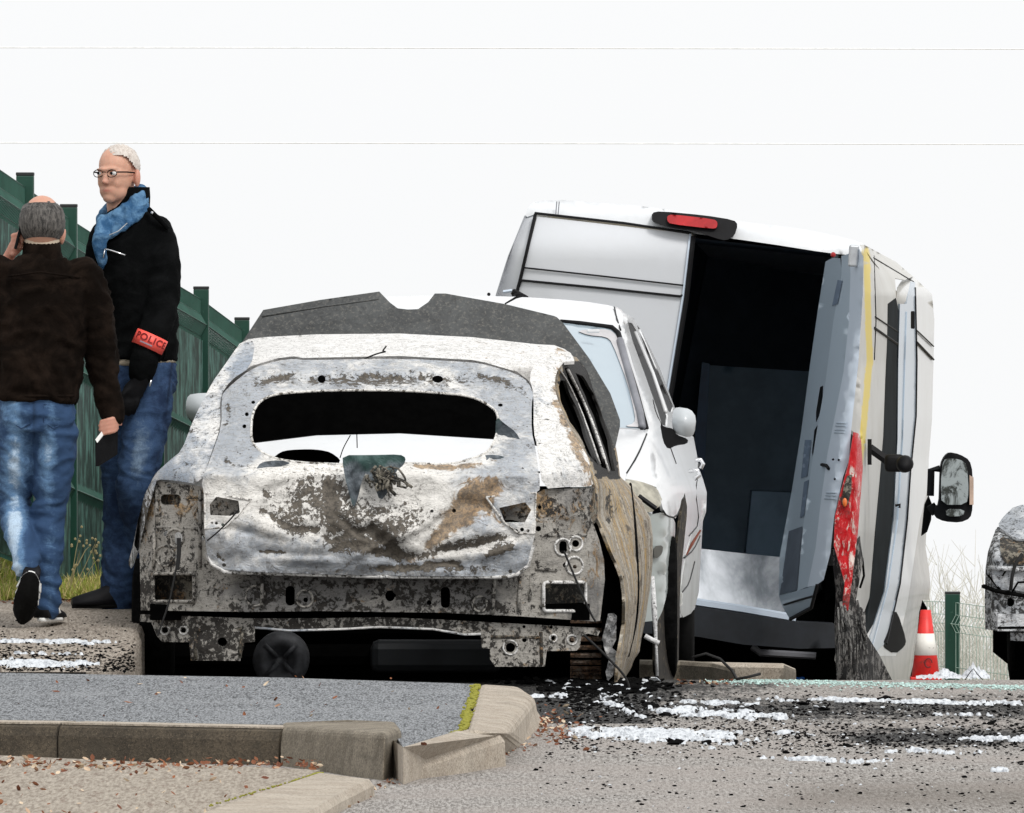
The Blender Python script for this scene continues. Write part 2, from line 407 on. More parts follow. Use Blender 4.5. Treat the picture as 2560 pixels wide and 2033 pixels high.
# low flush kerb strip running from the island corner towards the camera, right of the island
def strip(pl, pr, name, m, t=.14):
    mb = MB(); rings = []
    for l, r_ in zip(pl, pr):
        rings.append([Vector((l.x, l.y, l.z - t)), l, r_ + Vector((-.015, 0, 0)), r_ + Vector((0, 0, -.02)), Vector((r_.x + .005, r_.y, r_.z - t))])
    mb.loft(rings); o = mb.build(name, m); o['kind'] = 'structure'; return o
strip([Gp(1160, 1822, .117), Gp(1008, 1868, .115), Gp(982, 1850, .114)], [Gp(1262, 1838, .10), Gp(1048, 1908, .05), Gp(1004, 1926, .03)], 'kerb', M['kerb'])
strip([Gp(800, 1932, .055), Gp(640, 1985, .05), Gp(430, 2060, .05)], [Gp(935, 1948, .05), Gp(850, 1990, .045), Gp(735, 2060, .045)], 'kerb', M['kerb'], .1)
# tall end stone at the far corner of the island
mb = MB()
top = [Gp(1166, 1822, .124), Gp(1262, 1836, .106), Gp(1336, 1738, .10), Gp(1300, 1716, .115), Gp(1196, 1710, .122)]
bot = [Vector((p.x, p.y, -.06)) for p in top]; bot[2] = Gp(1352, 1836, -.02); bot[1] = Gp(1312, 1872, -.02); bot[3].x += .12
mb.loft([bot, top]); o = mb.build('kerb_end', M['kerb']); o['kind'] = 'structure'
md = o.modifiers.new('b', 'BEVEL'); md.width = .025; md.segments = 3; realize(o, [])
# moss in the joint between asphalt and kerb
b = NB('moss'); M['moss'] = b.fin(b.mix(b.noise(60, 4), (.14, .15, .015), (.36, .33, .04)), .95)
mb = MB(); rnd = random.Random(5)
for k in range(300):
    t = rnd.random(); p = Gp(1192 - 34 * t + rnd.gauss(0, 6), 1712 + 110 * t, .115); mb.sphere(p, (.004 + .006 * rnd.random(), .01, .005), 5, 3)
for k in range(160):
    t = rnd.random(); p = Gp(1160 - 155 * t + rnd.gauss(0, 3), 1823 + 47 * t, .12 - .045 * t); mb.sphere(p, (.005, .010, .003), 5, 3)
for k in range(120):
    t = rnd.random() ** 2; p = Gp(800 - 300 * t + rnd.gauss(0, 3), 1932 + 90 * t, .05); mb.sphere(p, (.004, .008, .003), 5, 3)
o = mb.build('moss', M['moss']); o['kind'] = 'stuff'
# brownish gravelled surface in front of the kerb, left
b = NB('gravel_bed'); gv = b.mapping((1, .08, 1)); f = b.noise(85, 5, .8, 0, gv); c = b.mix(b.step(f, .3, .7), (.20, .16, .12), (.52, .46, .38)); c = b.mix(b.math('MULTIPLY', b.step(b.noise(30, 6, .7, 0, gv), .56, .66), .6), c, (.14, .08, .05))
b.bump(f, .8, .015); M['gravel'] = b.fin(c, .92)
q = [Gp(-80, 1885, .035), Gp(800, 1925, .035), Gp(430, 2075, .035), Gp(-120, 2075, .035)]
poly_slab('parking_bay', q, .035, -.05, M['gravel'])

# left pavement beyond the island and the grass bank behind it
def walk_z(X, Y): return .115 + .052 * (min(Y, 51) - 48.5) + .0075 * (max(Y, 51) - 51)
b = NB('asphalt_walk'); gv = b.mapping((1, .08, 1)); f = b.noise(110, 4, .8, 0, gv); c = b.mix(b.step(f, .32, .68), (.17, .14, .115), (.46, .41, .35)); c = b.mix(b.math('MULTIPLY', b.step(b.noise(14, 6, .7, 0, b.mapping((1, .15, 1))), .55, .65), .5), c, (.07, .06, .05))
c = b.mix(b.step(b.math('ADD', b.math('MULTIPLY', b.noise(60, 6, .75, 0, gv), .6), b.math('MULTIPLY', b.maskc(0), .5)), .60, .68), c, (.015, .015, .015)); b.bump(f, .7, .012); M['walk'] = b.fin(c, .9, spec=.12)
Ys = fr(48.42, 52.9, 70); nx = 40; wx0 = lambda Y: -4; wx1 = lambda Y: -1.50 + .08 * sst(48.6, 49.4, Y)
vs = [(wx0(Y) + (wx1(Y) - wx0(Y)) * i / nx, Y) for Y in Ys for i in range(nx + 1)]
def wsoot(X, Y):
    py = HY + (CAMZ - walk_z(X, Y)) * FPX / Y; n = nz(X * 3, Y * .8) * .5
    return (max(0, min(1, sst(1596, 1640, py) * .35 + n * .35)), 0, 0)
tag(grid('pavement', wx0, wx1, nx, Ys, walk_z, M['walk'], loc=(0, 0, 0), mask=[wsoot(*q) for q in vs]), kind='structure')
mb = MB(); rings = []
for Y in fr(48.4, 56, 12):
    x = wx1(Y); z = walk_z(0, Y) if Y < 53 else walk_z(0, 53) - .04 * (Y - 53)
    rings.append([Vector((x - .05, Y, z + .002)), Vector((x - .01, Y, z + .002)), Vector((x + .01, Y, z - .01)), Vector((x + .02, Y, z - .04)), Vector((x + .02, Y, -.3)), Vector((x - .05, Y, -.3))])
mb.loft(rings); o = mb.build('kerb', M['walk'], mask=[(.5, 0, 0)] * len(mb.v)); o['kind'] = 'structure'
def bank_z(X, Y):
    base = .262 - .055 * max(0, Y - 55) if Y < 64 else .262 - .055 * 9 - .12 * (Y - 64)
    return base + .75 * sst(-1.9, -2.5, X) * max(0, min(1, (Y - 53) / 2.2)) * .75 + .015 * nz(X * 5, Y * 2)
b = NB('bank_soil'); M['soil'] = b.fin(b.mix(b.noise(20, 6), (.16, .13, .06), (.30, .27, .10)), .95)
tag(grid('grass_bank', lambda Y: -9, lambda Y: -1.52 - .02 * (Y - 53), 60, fr(52.85, 80, 60), bank_z, M['soil'], loc=(0, 0, 0)), kind='structure')
# grass blades
def bl(mb, p, h, wd, lean, ang):
    d = Vector((math.cos(ang), math.sin(ang), 0)) * wd; l = Vector((lean[0], lean[1], 0))
    mb.add([p - d, p + d, p + l * .5 + Vector((0, 0, h * .6)) + d * .6, p + l * .5 + Vector((0, 0, h * .6)) - d * .6, p + l + Vector((0, 0, h))], [(0, 1, 2, 3), (3, 2, 4)])
b = NB('grass'); oi = b.n('ShaderNodeNewGeometry').outputs['Random Per Island']; c = b.mix(b.step(oi, .55, .7), b.mix(oi, (.22, .30, .04), (.50, .52, .09)), (.62, .50, .22)); M['grass'] = b.fin(c, .8)
mb = MB(); rnd = random.Random(8)
for k in range(14000):
    Y = 52.85 + 3.4 * rnd.random() ** 1.3; X = -2.35 + .75 * rnd.random() - .012 * (Y - 53)
    if nz(X * 4, Y * 3, 4) < -.25: continue
    p = Vector((X, Y, bank_z(X, Y) - .01)); h = .025 + .06 * rnd.random() ** 2
    if rnd.random() < .01: h *= 3.2
    bl(mb, p, h, .002 + .0015 * rnd.random(), (rnd.gauss(0, .03), rnd.gauss(0, .03)), rnd.random() * 3)
o = mb.build('grass', M['grass']); o['kind'] = 'stuff'
# ---------------------------------------------------------------- fences
b = NB('green_paint'); n = b.noise(7, 5); c = b.mix(n, (.0008, .028, .017), (.003, .058, .035)); c = b.mix(b.math('MULTIPLY', b.step(b.noise(30, 6, .7), .62, .72), .4), c, (.10, .19, .15)); M['green'] = b.fin(c, .45)
b = NB('green_mesh'); n = b.noise(5, 5); M['green_mesh'] = b.fin(b.mix(n, (.002, .036, .022), (.02, .10, .07)), .5)
M['cap'] = basic('black_cap', (.012, .014, .014), .5)
def fence(label, posts, hz, rad, m_mesh, post_w, lay):
    """posts: list of (x,y) plan + top z; hz fence height; each panel is welded wire with V folds"""
    root = empty('fence', (posts[0][0], posts[0][1], posts[0][2] - hz), label, 'fence', None)
    for (x, y, z) in posts:
        mb = MB(); mb.box((x, y, z - hz / 2), (post_w, post_w * 1.1, hz), ch=.006); ps = mb.build('post', M['green'], root)
        mb = MB(); mb.box((x, y, z + .004), (post_w + .002, post_w * 1.1 + .002, .014), ch=.003); mb.build('cap', M['cap'], ps)
        if lay: 
            for q in (.25, .5, .75):
                mb = MB(); mb.sphere((x - post_w * .1, y - post_w * .56, z - hz * q), .008, 6, 4); mb.build('bolt', M['galv'], ps)
    for (xa, ya, za), (xb, yb, zb) in zip(posts, posts[1:]):
        mb = MB(); A = Vector((xa, ya, za)); B = Vector((xb, yb, zb)); L = (B - A); n = int(math.hypot(L.x, L.y) / .05)
        nr = Vector((-L.y, L.x, 0)).normalized()
        if nr.y > 0: nr = -nr
        zs = [-.055, -.10, -.155, -.30, -.32]
        for i in range(1, n):
            p = A + L * i / n; pts = []
            for dz, o_ in ((-.05, 0), (-.12, 0), (-.17, .028), (-.22, 0), (-.62, 0), (-.67, .028), (-.72, 0), (-1.12, 0), (-1.17, .028), (-1.22, 0), (-(hz - .06), 0)):
                if -dz <= hz - .05: pts.append(p + nr * o_ + Vector((0, 0, dz)))
            mb.tube(pts, rad, 4, False)
        for dz in (-.05, -.12, -.22, -.42, -.62, -.72, -.92, -1.12, -1.22, -(hz - .08)):
            if -dz < hz: mb.tube([A + Vector((0, 0, dz)), B + Vector((0, 0, dz))], rad * 1.1, 4, False)
        for dz in (-.17, -.67, -1.17):
            if -dz < hz: mb.tube([A + nr * .028 + Vector((0, 0, dz)), B + nr * .028 + Vector((0, 0, dz))], rad * 1.2, 4, False)
        if lay:   # privacy slats woven into the mesh
            k = int(math.hypot(L.x, L.y) / .1)
            sl_ = MB()
            for i in range(k):
                p = A + L * (i + .5) / k + Vector((0, 0, -.24)); q = Vector((0, 0, -(hz - .32))); d = L.normalized() * .043; d.z = 0
                c_ = nr * (-.012 + .008 * math.sin(i * 1.9)); g = nr * .012
                sl_.add([p - d - c_ * 0, p + c_ * 0 + g, p + d, p - d + q, p + g + q, p + d + q], [(0, 1, 4, 3), (1, 2, 5, 4)])
            pn = mb.build('mesh_panel', m_mesh, root); sl_.build('slats', M['slat'], pn)
        else: mb.build('mesh_panel', m_mesh, root)
    return root
M['haze_mesh'] = basic('hazed_green_wire', (.34, .46, .40), .6, 0, .3, 4)  # wire colour paled to paint the far haze in
M['galv'] = basic('galvanised', (.5, .52, .53), .45, .4)
b = NB('green_slat'); n = b.noise(9, 6, .7, 0, b.mapping((3, 3, .6))); n2 = b.noise(60, 3, .7)
M['slat'] = b.fin(b.mix(b.step(n, .42, .68), (.001, .018, .011), (.07, .17, .14)), .6)
pl = []
for x, y, Y in ((-46, 362, 51.2), (63, 438, 53), (172, 517, 55), (281, 588, 57), (392, 655, 59), (503, 722, 61), (605, 799, 63), (700, 866, 65.2), (790, 930, 67.5)):
    p = P(x, y, Y); pl.append((p.x, p.y, p.z))
fence('green welded mesh fence with dark posts stepping downhill behind the two men', pl, 1.62, .0032, M['green_mesh'], .07, True)
pr = []
for x, y, Y in ((1150, 1440, 84), (2381 - 560, 1462, 80), (2381, 1484, 76), (2950, 1560, 73)):
    p = P(x, y, Y); pr.append((p.x, p.y, p.z))
fence('distant green mesh fence with a round topped post between cone and right hand wreck', pr, 1.7, .0018, M['haze_mesh'], .085, False)
# bare shrubs behind that fence, distant haze painted in as pale twigs
b = NB('hazed_twig'); M['twig'] = b.fin(b.mix(b.noise(8, 4), (.55, .54, .48), (.82, .82, .78)), .9)
def shrub(x, Y, yb, h, seed, label):
    rnd = random.Random(seed); mb = MB(); base = P(x, yb, Y)
    for k in range(46):
        a = rnd.uniform(-.5, .5); hh = h * rnd.uniform(.45, 1); p = base + Vector((rnd.uniform(-.22, .22), rnd.uniform(-.2, .2), 0)); pts = [p]; cur = p.copy(); d = Vector((a * .6, rnd.uniform(-.3, .3), 1)).normalized()
        for s in range(7):
            cur = cur + d * hh / 7; d = (d + Vector((rnd.gauss(0, .16), rnd.gauss(0, .16), .05))).normalized(); pts.append(cur.copy())
            if s > 1:
                for _ in range(2):
                    dd = (d + Vector((rnd.gauss(0, .7), rnd.gauss(0, .5), .2))).normalized(); mb.tube([cur, cur + dd * hh * .1, cur + dd * hh * .2 + Vector((0, 0, .02))], [.0025, .002, .001], 4, False)
        mb.tube(pts, [.004 - .0004 * i for i in range(8)], 4, False)
    o = mb.build('shrub', M['twig']); tag(o, label, 'shrub', 'bare shrubs behind the far fence'); return o
shrub(2345, 79, 1840, 1.05, 1, 'bare pale shrub between the van and the far green post')
shrub(2430, 78.5, 1850, .95, 2, 'bare pale shrub right of the far green post')
shrub(2490, 78, 1850, .9, 3, 'bare pale shrub partly behind the right hand wreck')
# weeds by the fence
b = NB('dry_stalk'); M['stalk'] = b.fin(b.mix(b.noise(20, 3), (.30, .24, .12), (.50, .44, .25)), .9)
def weed(x, y, Y, h, seed, label):
    rnd = random.Random(seed); mb = MB(); base = P(x, y, Y)
    for k in range(4):
        d = Vector((rnd.gauss(0.1, .45), rnd.gauss(0, .2), 1)).normalized(); pts = [base + d * h * rnd.uniform(.5, 1) * t / 5 + Vector((.05 * (t / 5) ** 2 * h, 0, 0)) for t in range(6)]
        mb.tube(pts, [.003, .0028, .0024, .002, .0016, .001], 4, False)
        for _ in range(5): mb.sphere(pts[-1] + Vector((rnd.gauss(0, .02), 0, rnd.gauss(0, .02))), .006, 5, 3)
    o = mb.build('weed', M['stalk']); tag(o, label, 'weed', None)
weed(168, 1512, 53.4, .30, 4, 'dry weed with seed heads between the walking and the standing man')
weed(150, 1508, 53.5, .45, 5, 'tall thin weed leaning against the fence beside the walking leg')
# ---------------------------------------------------------------- overhead wires
M['wire'] = basic('pale_wire', (.93, .96, .96), .6)
for y0, lb in ((117, 'upper thin pale wire crossing the empty sky'), (355, 'lower thin pale wire crossing the sky above the cars')):
    mb = MB(); Y = 170; pts = [P(-1500 + 5400 * t / 24, y0 + 2 + 6 * math.sin((t - 5) / 14) ** 2, Y) for t in range(25)]
    mb.tube(pts, .0075, 8, False); tag(mb.build('overhead_wire', M['wire']), lb, 'wire')
# ---------------------------------------------------------------- burned hatchback seen from behind
M['ash'] = burnt('ash_metal', cool0=-.05)
M['ash_roof'] = burnt('ash_roof', soot0=-.06, cool0=-.2, stretch=(1, .3, 1))
M['ash_gate'] = burnt('ash_tailgate', light=(.80, .78, .74), cool=(.40, .43, .47), dark=(.06, .052, .042))
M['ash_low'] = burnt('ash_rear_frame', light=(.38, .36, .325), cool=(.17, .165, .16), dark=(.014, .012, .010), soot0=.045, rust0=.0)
M['ash_side_old'] = burnt('rusty_side_old', light=(.52, .42, .26), cool=(.26, .19, .12), dark=(.02, .013, .007), rustc=(.42, .20, .05), soot0=.055, rust0=.04, stretch=(1.4, .10, .35))
b = NB('rusty_side'); st = b.noise(1.0, 7, .72, .5, b.mapping((1, 3.6, .8))); st2 = b.noise(1.0, 5, .7, .3, b.mapping((2, 9, 1.6))); f = b.noise(60, 6, .75, .4, b.mapping((1, .3, 1)))
c = b.mix(b.step(st, .34, .54), (.14, .11, .08), (.36, .31, .24)); c = b.mix(b.step(st, .50, .60), c, (.50, .32, .10)); c = b.mix(b.math('MULTIPLY', b.step(st2, .50, .62), .8), c, (.66, .63, .56)); c = b.mix(b.math('MULTIPLY', b.step(st2, .45, .36), .6), c, (.06, .04, .025)); bl_n = b.noise(11, 7, .75, .8, b.mapping((1, .12, 1))); c = b.mix(b.step(bl_n, .55, .62), c, (.09, .07, .05))
c = b.mix(b.step(f, .52, .60), c, (.08, .06, .04)); iso = b.noise(13, 7, .8, .8, b.mapping((1, .5, 1))); c = b.mix(b.math('MULTIPLY', b.step(iso, .44, .60), .65), c, b.mix(b.step(f, .4, .6), (.17, .12, .075), (.50, .43, .32))); spk = b.noise(24, 7, .8, .6, b.mapping((1, .22, 1))); c = b.mix(b.step(spk, .54, .60), c, b.mix(f, (.05, .04, .03), (.62, .58, .50))); c = b.mix(b.step(b.math('ADD', b.maskc(0), b.math('MULTIPLY', b.math('SUBTRACT', spk, .5), 1.2)), .38, .60), c, (.006, .005, .004)); b.bump(b.math('ADD', st, f), .6, .03); M['ash_side'] = b.fin(c, .8)
M['recess'] = burnt('scorched_recess', light=(.22, .20, .16), cool=(.10, .09, .08), dark=(.015, .014, .012), rustc=(.3, .16, .06), soot0=.06, rust0=.06)
M['char'] = basic('charred_black', (.006, .006, .006), 1.0, 0, .5, 30, .4, 60, spec=.02)
M['black'] = basic('soot_shade_black', (.002, .002, .002), 1.0, 0, .3, 20, spec=.0)  # soot, and the shade painted under cars and in openings
b = NB('bonnet_underside'); n = b.noise(7, 8, .75, 1.0); f = b.noise(80, 5, .7)
c = b.mix(b.step(n, .2, .85), (.035, .037, .038), (.095, .10, .10)); c = b.mix(b.math('MULTIPLY', b.step(f, .50, .66), .55), c, (.19, .18, .16)); c = b.mix(b.math('MULTIPLY', b.step(b.noise(45, 5, .7), .56, .64), .5), c, (.03, .03, .03)); b.bump(n, .35, .02); M['bonnet_b'] = b.fin(c, .7, .2)
CARB = P(925, 1715, 52); CARB.z = -.02
car = empty('burnt_car', CARB, 'burned out white hatchback seen from behind with its bonnet standing open', 'car')
def bd(x, y):
    t = max(0, min(1, (1190 - y) / 330)); a = .85 * t ** 1.25; e = abs(x - 925) / 575
    return 50 + a + .32 * e ** 5 + .012 * nz(x * .012, y * .012)
def bmask(x, y):
    R = G_ = B_ = 0
    def el(cx, cy, rx, ry, p=2): return math.exp(-(((x - cx) / rx) ** 2 + ((y - cy) / ry) ** 2) ** (p / 2))
    R = -.25
    R += .42 * el(950, 948, 260, 16) + .3 * el(735, 950, 90, 22) + .28 * el(1240, 960, 70, 30)
    R += .22 * el(540, 1020, 20, 80)
    return R, G_, B_
STR = [([(653, 1275), (676, 1291), (709, 1311), (735, 1324), (791, 1326)], 7, .42, 0, .008), ([(820, 1347), (836, 1353), (879, 1334), (931, 1324)], 8, .45, 0, .010), ([(931, 1324), (954, 1350), (987, 1379), (1000, 1402)], 9, .5, 0, .014),
  ([(833, 1376), (872, 1360), (912, 1366), (954, 1380), (993, 1392)], 9, .46, 0, .010), ([(650, 1378), (709, 1384)], 3, .5, 0, .003), ([(950, 1344), (983, 1357), (1015, 1389), (1048, 1393), (1081, 1383), (1120, 1373), (1179, 1363), (1244, 1347), (1261, 1348)], 8, .42, 0, .012),
  ([(1071, 1363), (1114, 1324), (1153, 1285), (1179, 1265)], 11, 0, .62, .018), ([(1212, 1265), (1244, 1301), (1284, 1340)], 9, 0, .6, .012), ([(1218, 1389), (1251, 1376), (1280, 1366)], 8, .42, 0, -.010), ([(950, 1422), (1048, 1419), (1146, 1406)], 7, .45, 0, .006),
  ([(1064, 1406), (1130, 1409), (1153, 1422)], 5, .45, 0, .006), ([(540, 1380), (548, 1395), (562, 1402)], 3, .45, 0, .003), ([(1040, 1165), (1130, 1172), (1240, 1150)], 7, 0, .55, .004), ([(820, 1200), (826, 1290), (832, 1330)], 12, .3, .25, .006), ([(660, 1225), (668, 1240)], 6, .5, 0, 0),
  ([(560, 1150), (590, 1165), (640, 1168)], 5, .3, 0, .004), ([(640, 962), (690, 948), (735, 935)], 8, .3, 0, .004), ([(1200, 940), (1260, 955), (1310, 985)], 7, .3, 0, .004), ([(570, 1010), (574, 1040), (566, 1060)], 6, .36, 0, .003)]
def sdist(x, y, pts):
    m_ = 1e9
    for (ax, ay), (bx_, by_) in zip(pts, pts[1:]):
        dx, dy = bx_ - ax, by_ - ay; t = max(0, min(1, ((x - ax) * dx + (y - ay) * dy) / (dx * dx + dy * dy))); m_ = min(m_, (x - ax - t * dx) ** 2 + (y - ay - t * dy) ** 2)
    return m_
def gmask(x, y):
    def el(cx, cy, rx, ry, rot=0):
        c_, s_ = math.cos(rot), math.sin(rot); u = (x - cx) * c_ + (y - cy) * s_; v = -(x - cx) * s_ + (y - cy) * c_
        return math.exp(-(u / rx) ** 2 - (v / ry) ** 2)
    R, G_, B_ = -.22, -.2, .38
    R += .40 * el(830, 1240, 42, 70) + .38 * el(930, 1290, 110, 60) + .45 * el(735, 1295, 70, 32, .5) + .45 * el(760, 1230, 40, 45) + .35 * el(990, 1330, 90, 28, -.5)
    R += .62 * el(940, 950, 270, 17); G_ += .5 * el(940, 950, 270, 14); R + .25 * el(760, 1325, 60, 12, .2) + .55 * el(760, 1175, 90, 14) + .3 * el(680, 960, 70, 14, -.5)
    R += .45 * el(870, 1370, 60, 13, .15) + .5 * el(900, 1345, 80, 10, .6) + .5 * el(1180, 1350, 110, 9, -.18) + .4 * el(1250, 1375, 50, 16, -.25) + .4 * el(700, 1380, 40, 5, .1)
    R += .35 * el(1150, 1425, 130, 10) + .3 * el(960, 1420, 160, 9)
    G_ += .85 * el(1170, 1250, 75, 60, -.6) + .7 * el(1130, 1310, 120, 30, -.7) + .55 * el(1230, 1215, 60, 35) + .6 * el(880, 1168, 60, 14) + .5 * el(1060, 1165, 120, 12) + .4 * el(1000, 1395, 160, 25) + .35 * el(840, 1275, 25, 45)
    for pts, w_, r_, g_, d_ in STR:
        q = math.exp(-sdist(x, y, pts) / w_ ** 2); R += (r_ + .2 if r_ else 0) * q; G_ += g_ * q
    B_ -= 1.3 * el(800, 1235, 170, 75) + 1.3 * el(1040, 1270, 80, 90) + .4 * el(1200, 1370, 120, 20, -.2); R += .12 * el(860, 1250, 200, 90)
    B_ + .5 * el(930, 930, 320, 40)
    B_ += .25 * el(620, 1370, 130, 50) + .3 * el(1250, 1400, 120, 45) + 1.3 * el(900, 1436, 420, 11) + .7 * el(980, 1415, 180, 12) + .35 * el(600, 1080, 60, 120)
    return R, G_, B_
# tailgate with rear window opening and lamp apertures
TG = [(565, 974), (627, 922), (692, 902), (735, 897), (758, 901), (1000, 896), (1179, 906), (1212, 911), (1293, 935), (1320, 955), (1334, 984), (1329, 1010), (1329, 1079), (1339, 1121), (1352, 1222),
      (1340, 1232), (1338, 1337), (1331, 1363), (1320, 1413), (1293, 1434), (1261, 1441), (950, 1440), (562, 1428), (529, 1408), (516, 1383), (511, 1320), (510, 1232), (503, 1203), (529, 1138), (554, 1066), (554, 991)]
WIN = [(627, 1102), (629, 1040), (643, 1010), (670, 991), (709, 983), (823, 976), (1000, 976), (1146, 986), (1192, 996), (1228, 1017), (1244, 1033), (1246, 1066), (1238, 1099), (1218, 1135), (1130, 1163), (1015, 1157), (930, 1163), (856, 1161), (760, 1158), (693, 1149), (650, 1130)]
def tgz(x, y):
    d = bd(x, y) - .055
    # pressed shape: the lower skin bulges, a shelf runs under the glass, buckled creases
    d -= .05 * math.exp(-((y - 1330) / 75) ** 2) * (1 - .4 * abs(x - 925) / 400)
    d += .035 * sst(1190, 1160, y) * sst(960, 1010, y)
    d += .03 * math.exp(-((y - 948) / 14) ** 2) * sst(330, 250, abs(x - 940))
    for x0, y0, sl, L, wd, am in ((620, 1330, .28, 260, 12, .016), (980, 1350, -.45, 240, 11, -.022), (1100, 1300, -.75, 150, 14, .02), (900, 1330, .62, 170, 10, .02), (1160, 1372, -.12, 160, 10, .016), (760, 1400, .05, 260, 9, -.012), (700, 1215, -.3, 160, 12, .01)):
        u = x - x0
        if 0 < u + L / 2 < L: d += am * math.sin(math.pi * (u + L / 2) / L) * math.exp(-((y - y0 - sl * u) / wd) ** 2)
    for pts, w_, r_, g_, dd_ in STR: d += 1.5 * dd_ * math.exp(-sdist(x, y, pts) / (w_ * 1.7) ** 2)
    d += .014 * nz(x * .012, y * .02, 5) + .005 * nz(x * .04, y * .05, 9)
    return d
LL = [(524, 1262), (541, 1242), (596, 1252), (600, 1283), (575, 1290), (526, 1288)]
LR = [(1248, 1270), (1313, 1256), (1328, 1275), (1312, 1306), (1262, 1306)]
tg_ = panel('tailgate', chk(TG, 1), tgz, M['ash_gate'], car, [chk(WIN, 1), LL, LR, circ(804, 948, 10), circ(1094, 948, 14, 9), circ(633, 1006, 5, 4), circ(617, 1036, 5), circ(611, 1066, 5), circ(1251, 1013, 6, 4), circ(530, 1307, 3), circ(541, 1308, 4), circ(557, 1312, 4), circ(1291, 1327, 4), circ(1305, 1324, 5), circ(1320, 1327, 4), circ(560, 1413, 5), circ(1276, 1429, 5), circ(1135, 1277, 5), circ(1080, 1278, 4)], step=6, off=(0, .012, 0), mask=gmask)
# rolled window frame lip
def lip(name, poly, dz, r, m, parent, dfn=tgz):
    mb = MB(); pts = [P(x, y, dfn(x, y) + dz) for x, y in poly]; mb.tube(pts + [pts[0]], r, 6, False); return mb.build(name, m, parent, True, mask=[(.06, 0, 0)] * len(mb.v))
lip('window_frame', chk(WIN, 2), .002, .005, M['ash_gate'], tg_)
# raised rim round the lamp pocket (left) and folded lower flange
for nm, poly in (('lamp_pocket', [(512, 1232), (628, 1250), (592, 1292), (560, 1320), (512, 1322)]), ('lamp_pocket', [(1215, 1243), (1340, 1232), (1337, 1334), (1296, 1334), (1262, 1308)])):
    lip(nm, poly, -.003, .004, M['ash_gate'], tg_)
lip('lower_flange', [(1333, 1363), (1320, 1413), (1293, 1436), (1261, 1443), (950, 1442), (562, 1430), (529, 1410), (516, 1383), (529, 1410), (562, 1430), (950, 1442), (1261, 1443), (1293, 1436), (1320, 1413)], .004, .008, M['ash'], tg_)
# roof
RF = [(598, 860), (622, 848), (660, 843), (791, 836), (1000, 834), (1179, 843), (1343, 861), (1385, 863), (1412, 873), (1432, 890), (1436, 903), (1405, 905), (1370, 925), (1350, 950), (1334, 978), (1320, 950), (1293, 930), (1212, 906), (1179, 900), (1000, 890), (758, 895), (735, 891), (692, 896), (627, 916), (590, 944), (560, 972), (540, 960)]
def roofd(x, y):
    e = abs(x - 980) / 430; t = max(0, (905 + 40 * max(0, e - .45) - y) / 70)
    return 50.80 + 1.7 * min(1, t) ** 1.6 + .25 * e ** 4
panel('roof', RF, roofd, M['ash_roof'], car, step=10, off=(0, .01, -.012), mask=lambda x, y: (-.3 + .15 * math.exp(-((x - 1230) / 90) ** 2), .12 if x > 1150 else -.1, -.2))
# quarter panels
QL = [(501, 1211), (527, 1138), (552, 1066), (550, 991), (576, 951), (627, 918), (640, 850), (598, 860), (560, 915), (529, 958), (483, 1050), (454, 1128), (421, 1154), (388, 1184), (362, 1236), (345, 1300), (333, 1363), (320, 1409), (330, 1425), (347, 1375), (366, 1290), (388, 1215), (392, 1198), (440, 1202)]
panel('quarter_panel', chk(QL, 1), lambda x, y: bd(x, y) + .01 * nz(x * .01, y * .006) + .25 * sst(360, 325, x), M['ash'], car, step=9, off=(0, .012, 0), mask=lambda x, y: (-.12 + .35 * sst(1190, 1215, y) + .2 * nz(x * .03, y * .02), -.2, .40 + .5 * nz(x * .02, y * .008, 3)))
QR = [(1334, 984), (1334, 1079), (1344, 1121), (1356, 1223), (1420, 1217), (1486, 1216), (1476, 1190), (1473, 1148), (1447, 1105), (1424, 1069), (1398, 1010), (1387, 971), (1389, 935), (1406, 908), (1432, 892), (1425, 880), (1385, 866), (1343, 900), (1322, 940)]
panel('quarter_panel', chk(QR, 1), lambda x, y: bd(x, y) + .02 * sst(1380, 1440, x), M['ash'], car, step=9, off=(0, .012, 0),
      mask=lambda x, y: (-.18 + .15 * nz(x * .03, y * .02), -.25 + .8 * math.exp(-((x - tab([(890, 1400), (1000, 1392), (1080, 1425), (1190, 1475)])(y)) / 20) ** 2) + .2 * math.exp(-((y - 1110) / 60) ** 2) * sst(1390, 1430, x), .15))
# right side, seen at a grazing angle
sx0 = tab([(880, 1424), (905, 1400), (971, 1386), (1010, 1396), (1069, 1422), (1105, 1446), (1148, 1472), (1216, 1486), (1288, 1480), (1334, 1506), (1389, 1526), (1442, 1549), (1500, 1560), (1600, 1553), (1700, 1545)])
sx1 = tab([(880, 1440), (893, 1446), (938, 1480), (1000, 1506), (1066, 1526), (1115, 1539), (1190, 1552), (1206, 1566), (1252, 1604), (1294, 1624), (1343, 1631), (1409, 1631), (1474, 1624), (1556, 1611), (1628, 1601), (1710, 1556)])
def sided(x, y):
    a, b_ = sx0(y), sx1(y); t = (x - a) / max(8, b_ - a); return 50.35 + (.5 if y < 1000 else .5 * sst(1200, 1000, y)) + 3.1 * max(0, min(1.05, t)) ** 1.15
SO = [(1432, 890), (1446, 894), (1480, 938), (1506, 1000), (1526, 1066), (1539, 1115), (1551, 1190), (1566, 1206), (1604, 1252), (1624, 1294), (1631, 1343), (1631, 1409), (1624, 1474), (1611, 1556), (1601, 1628), (1588, 1646), (1560, 1700), (1545, 1708), (1548, 1640), (1562, 1560), (1563, 1490), (1556, 1448), (1543, 1405), (1526, 1375), (1506, 1320), (1482, 1280), (1486, 1216), (1474, 1180), (1472, 1148), (1446, 1105), (1422, 1069), (1396, 1010), (1386, 971), (1390, 932), (1408, 908)]
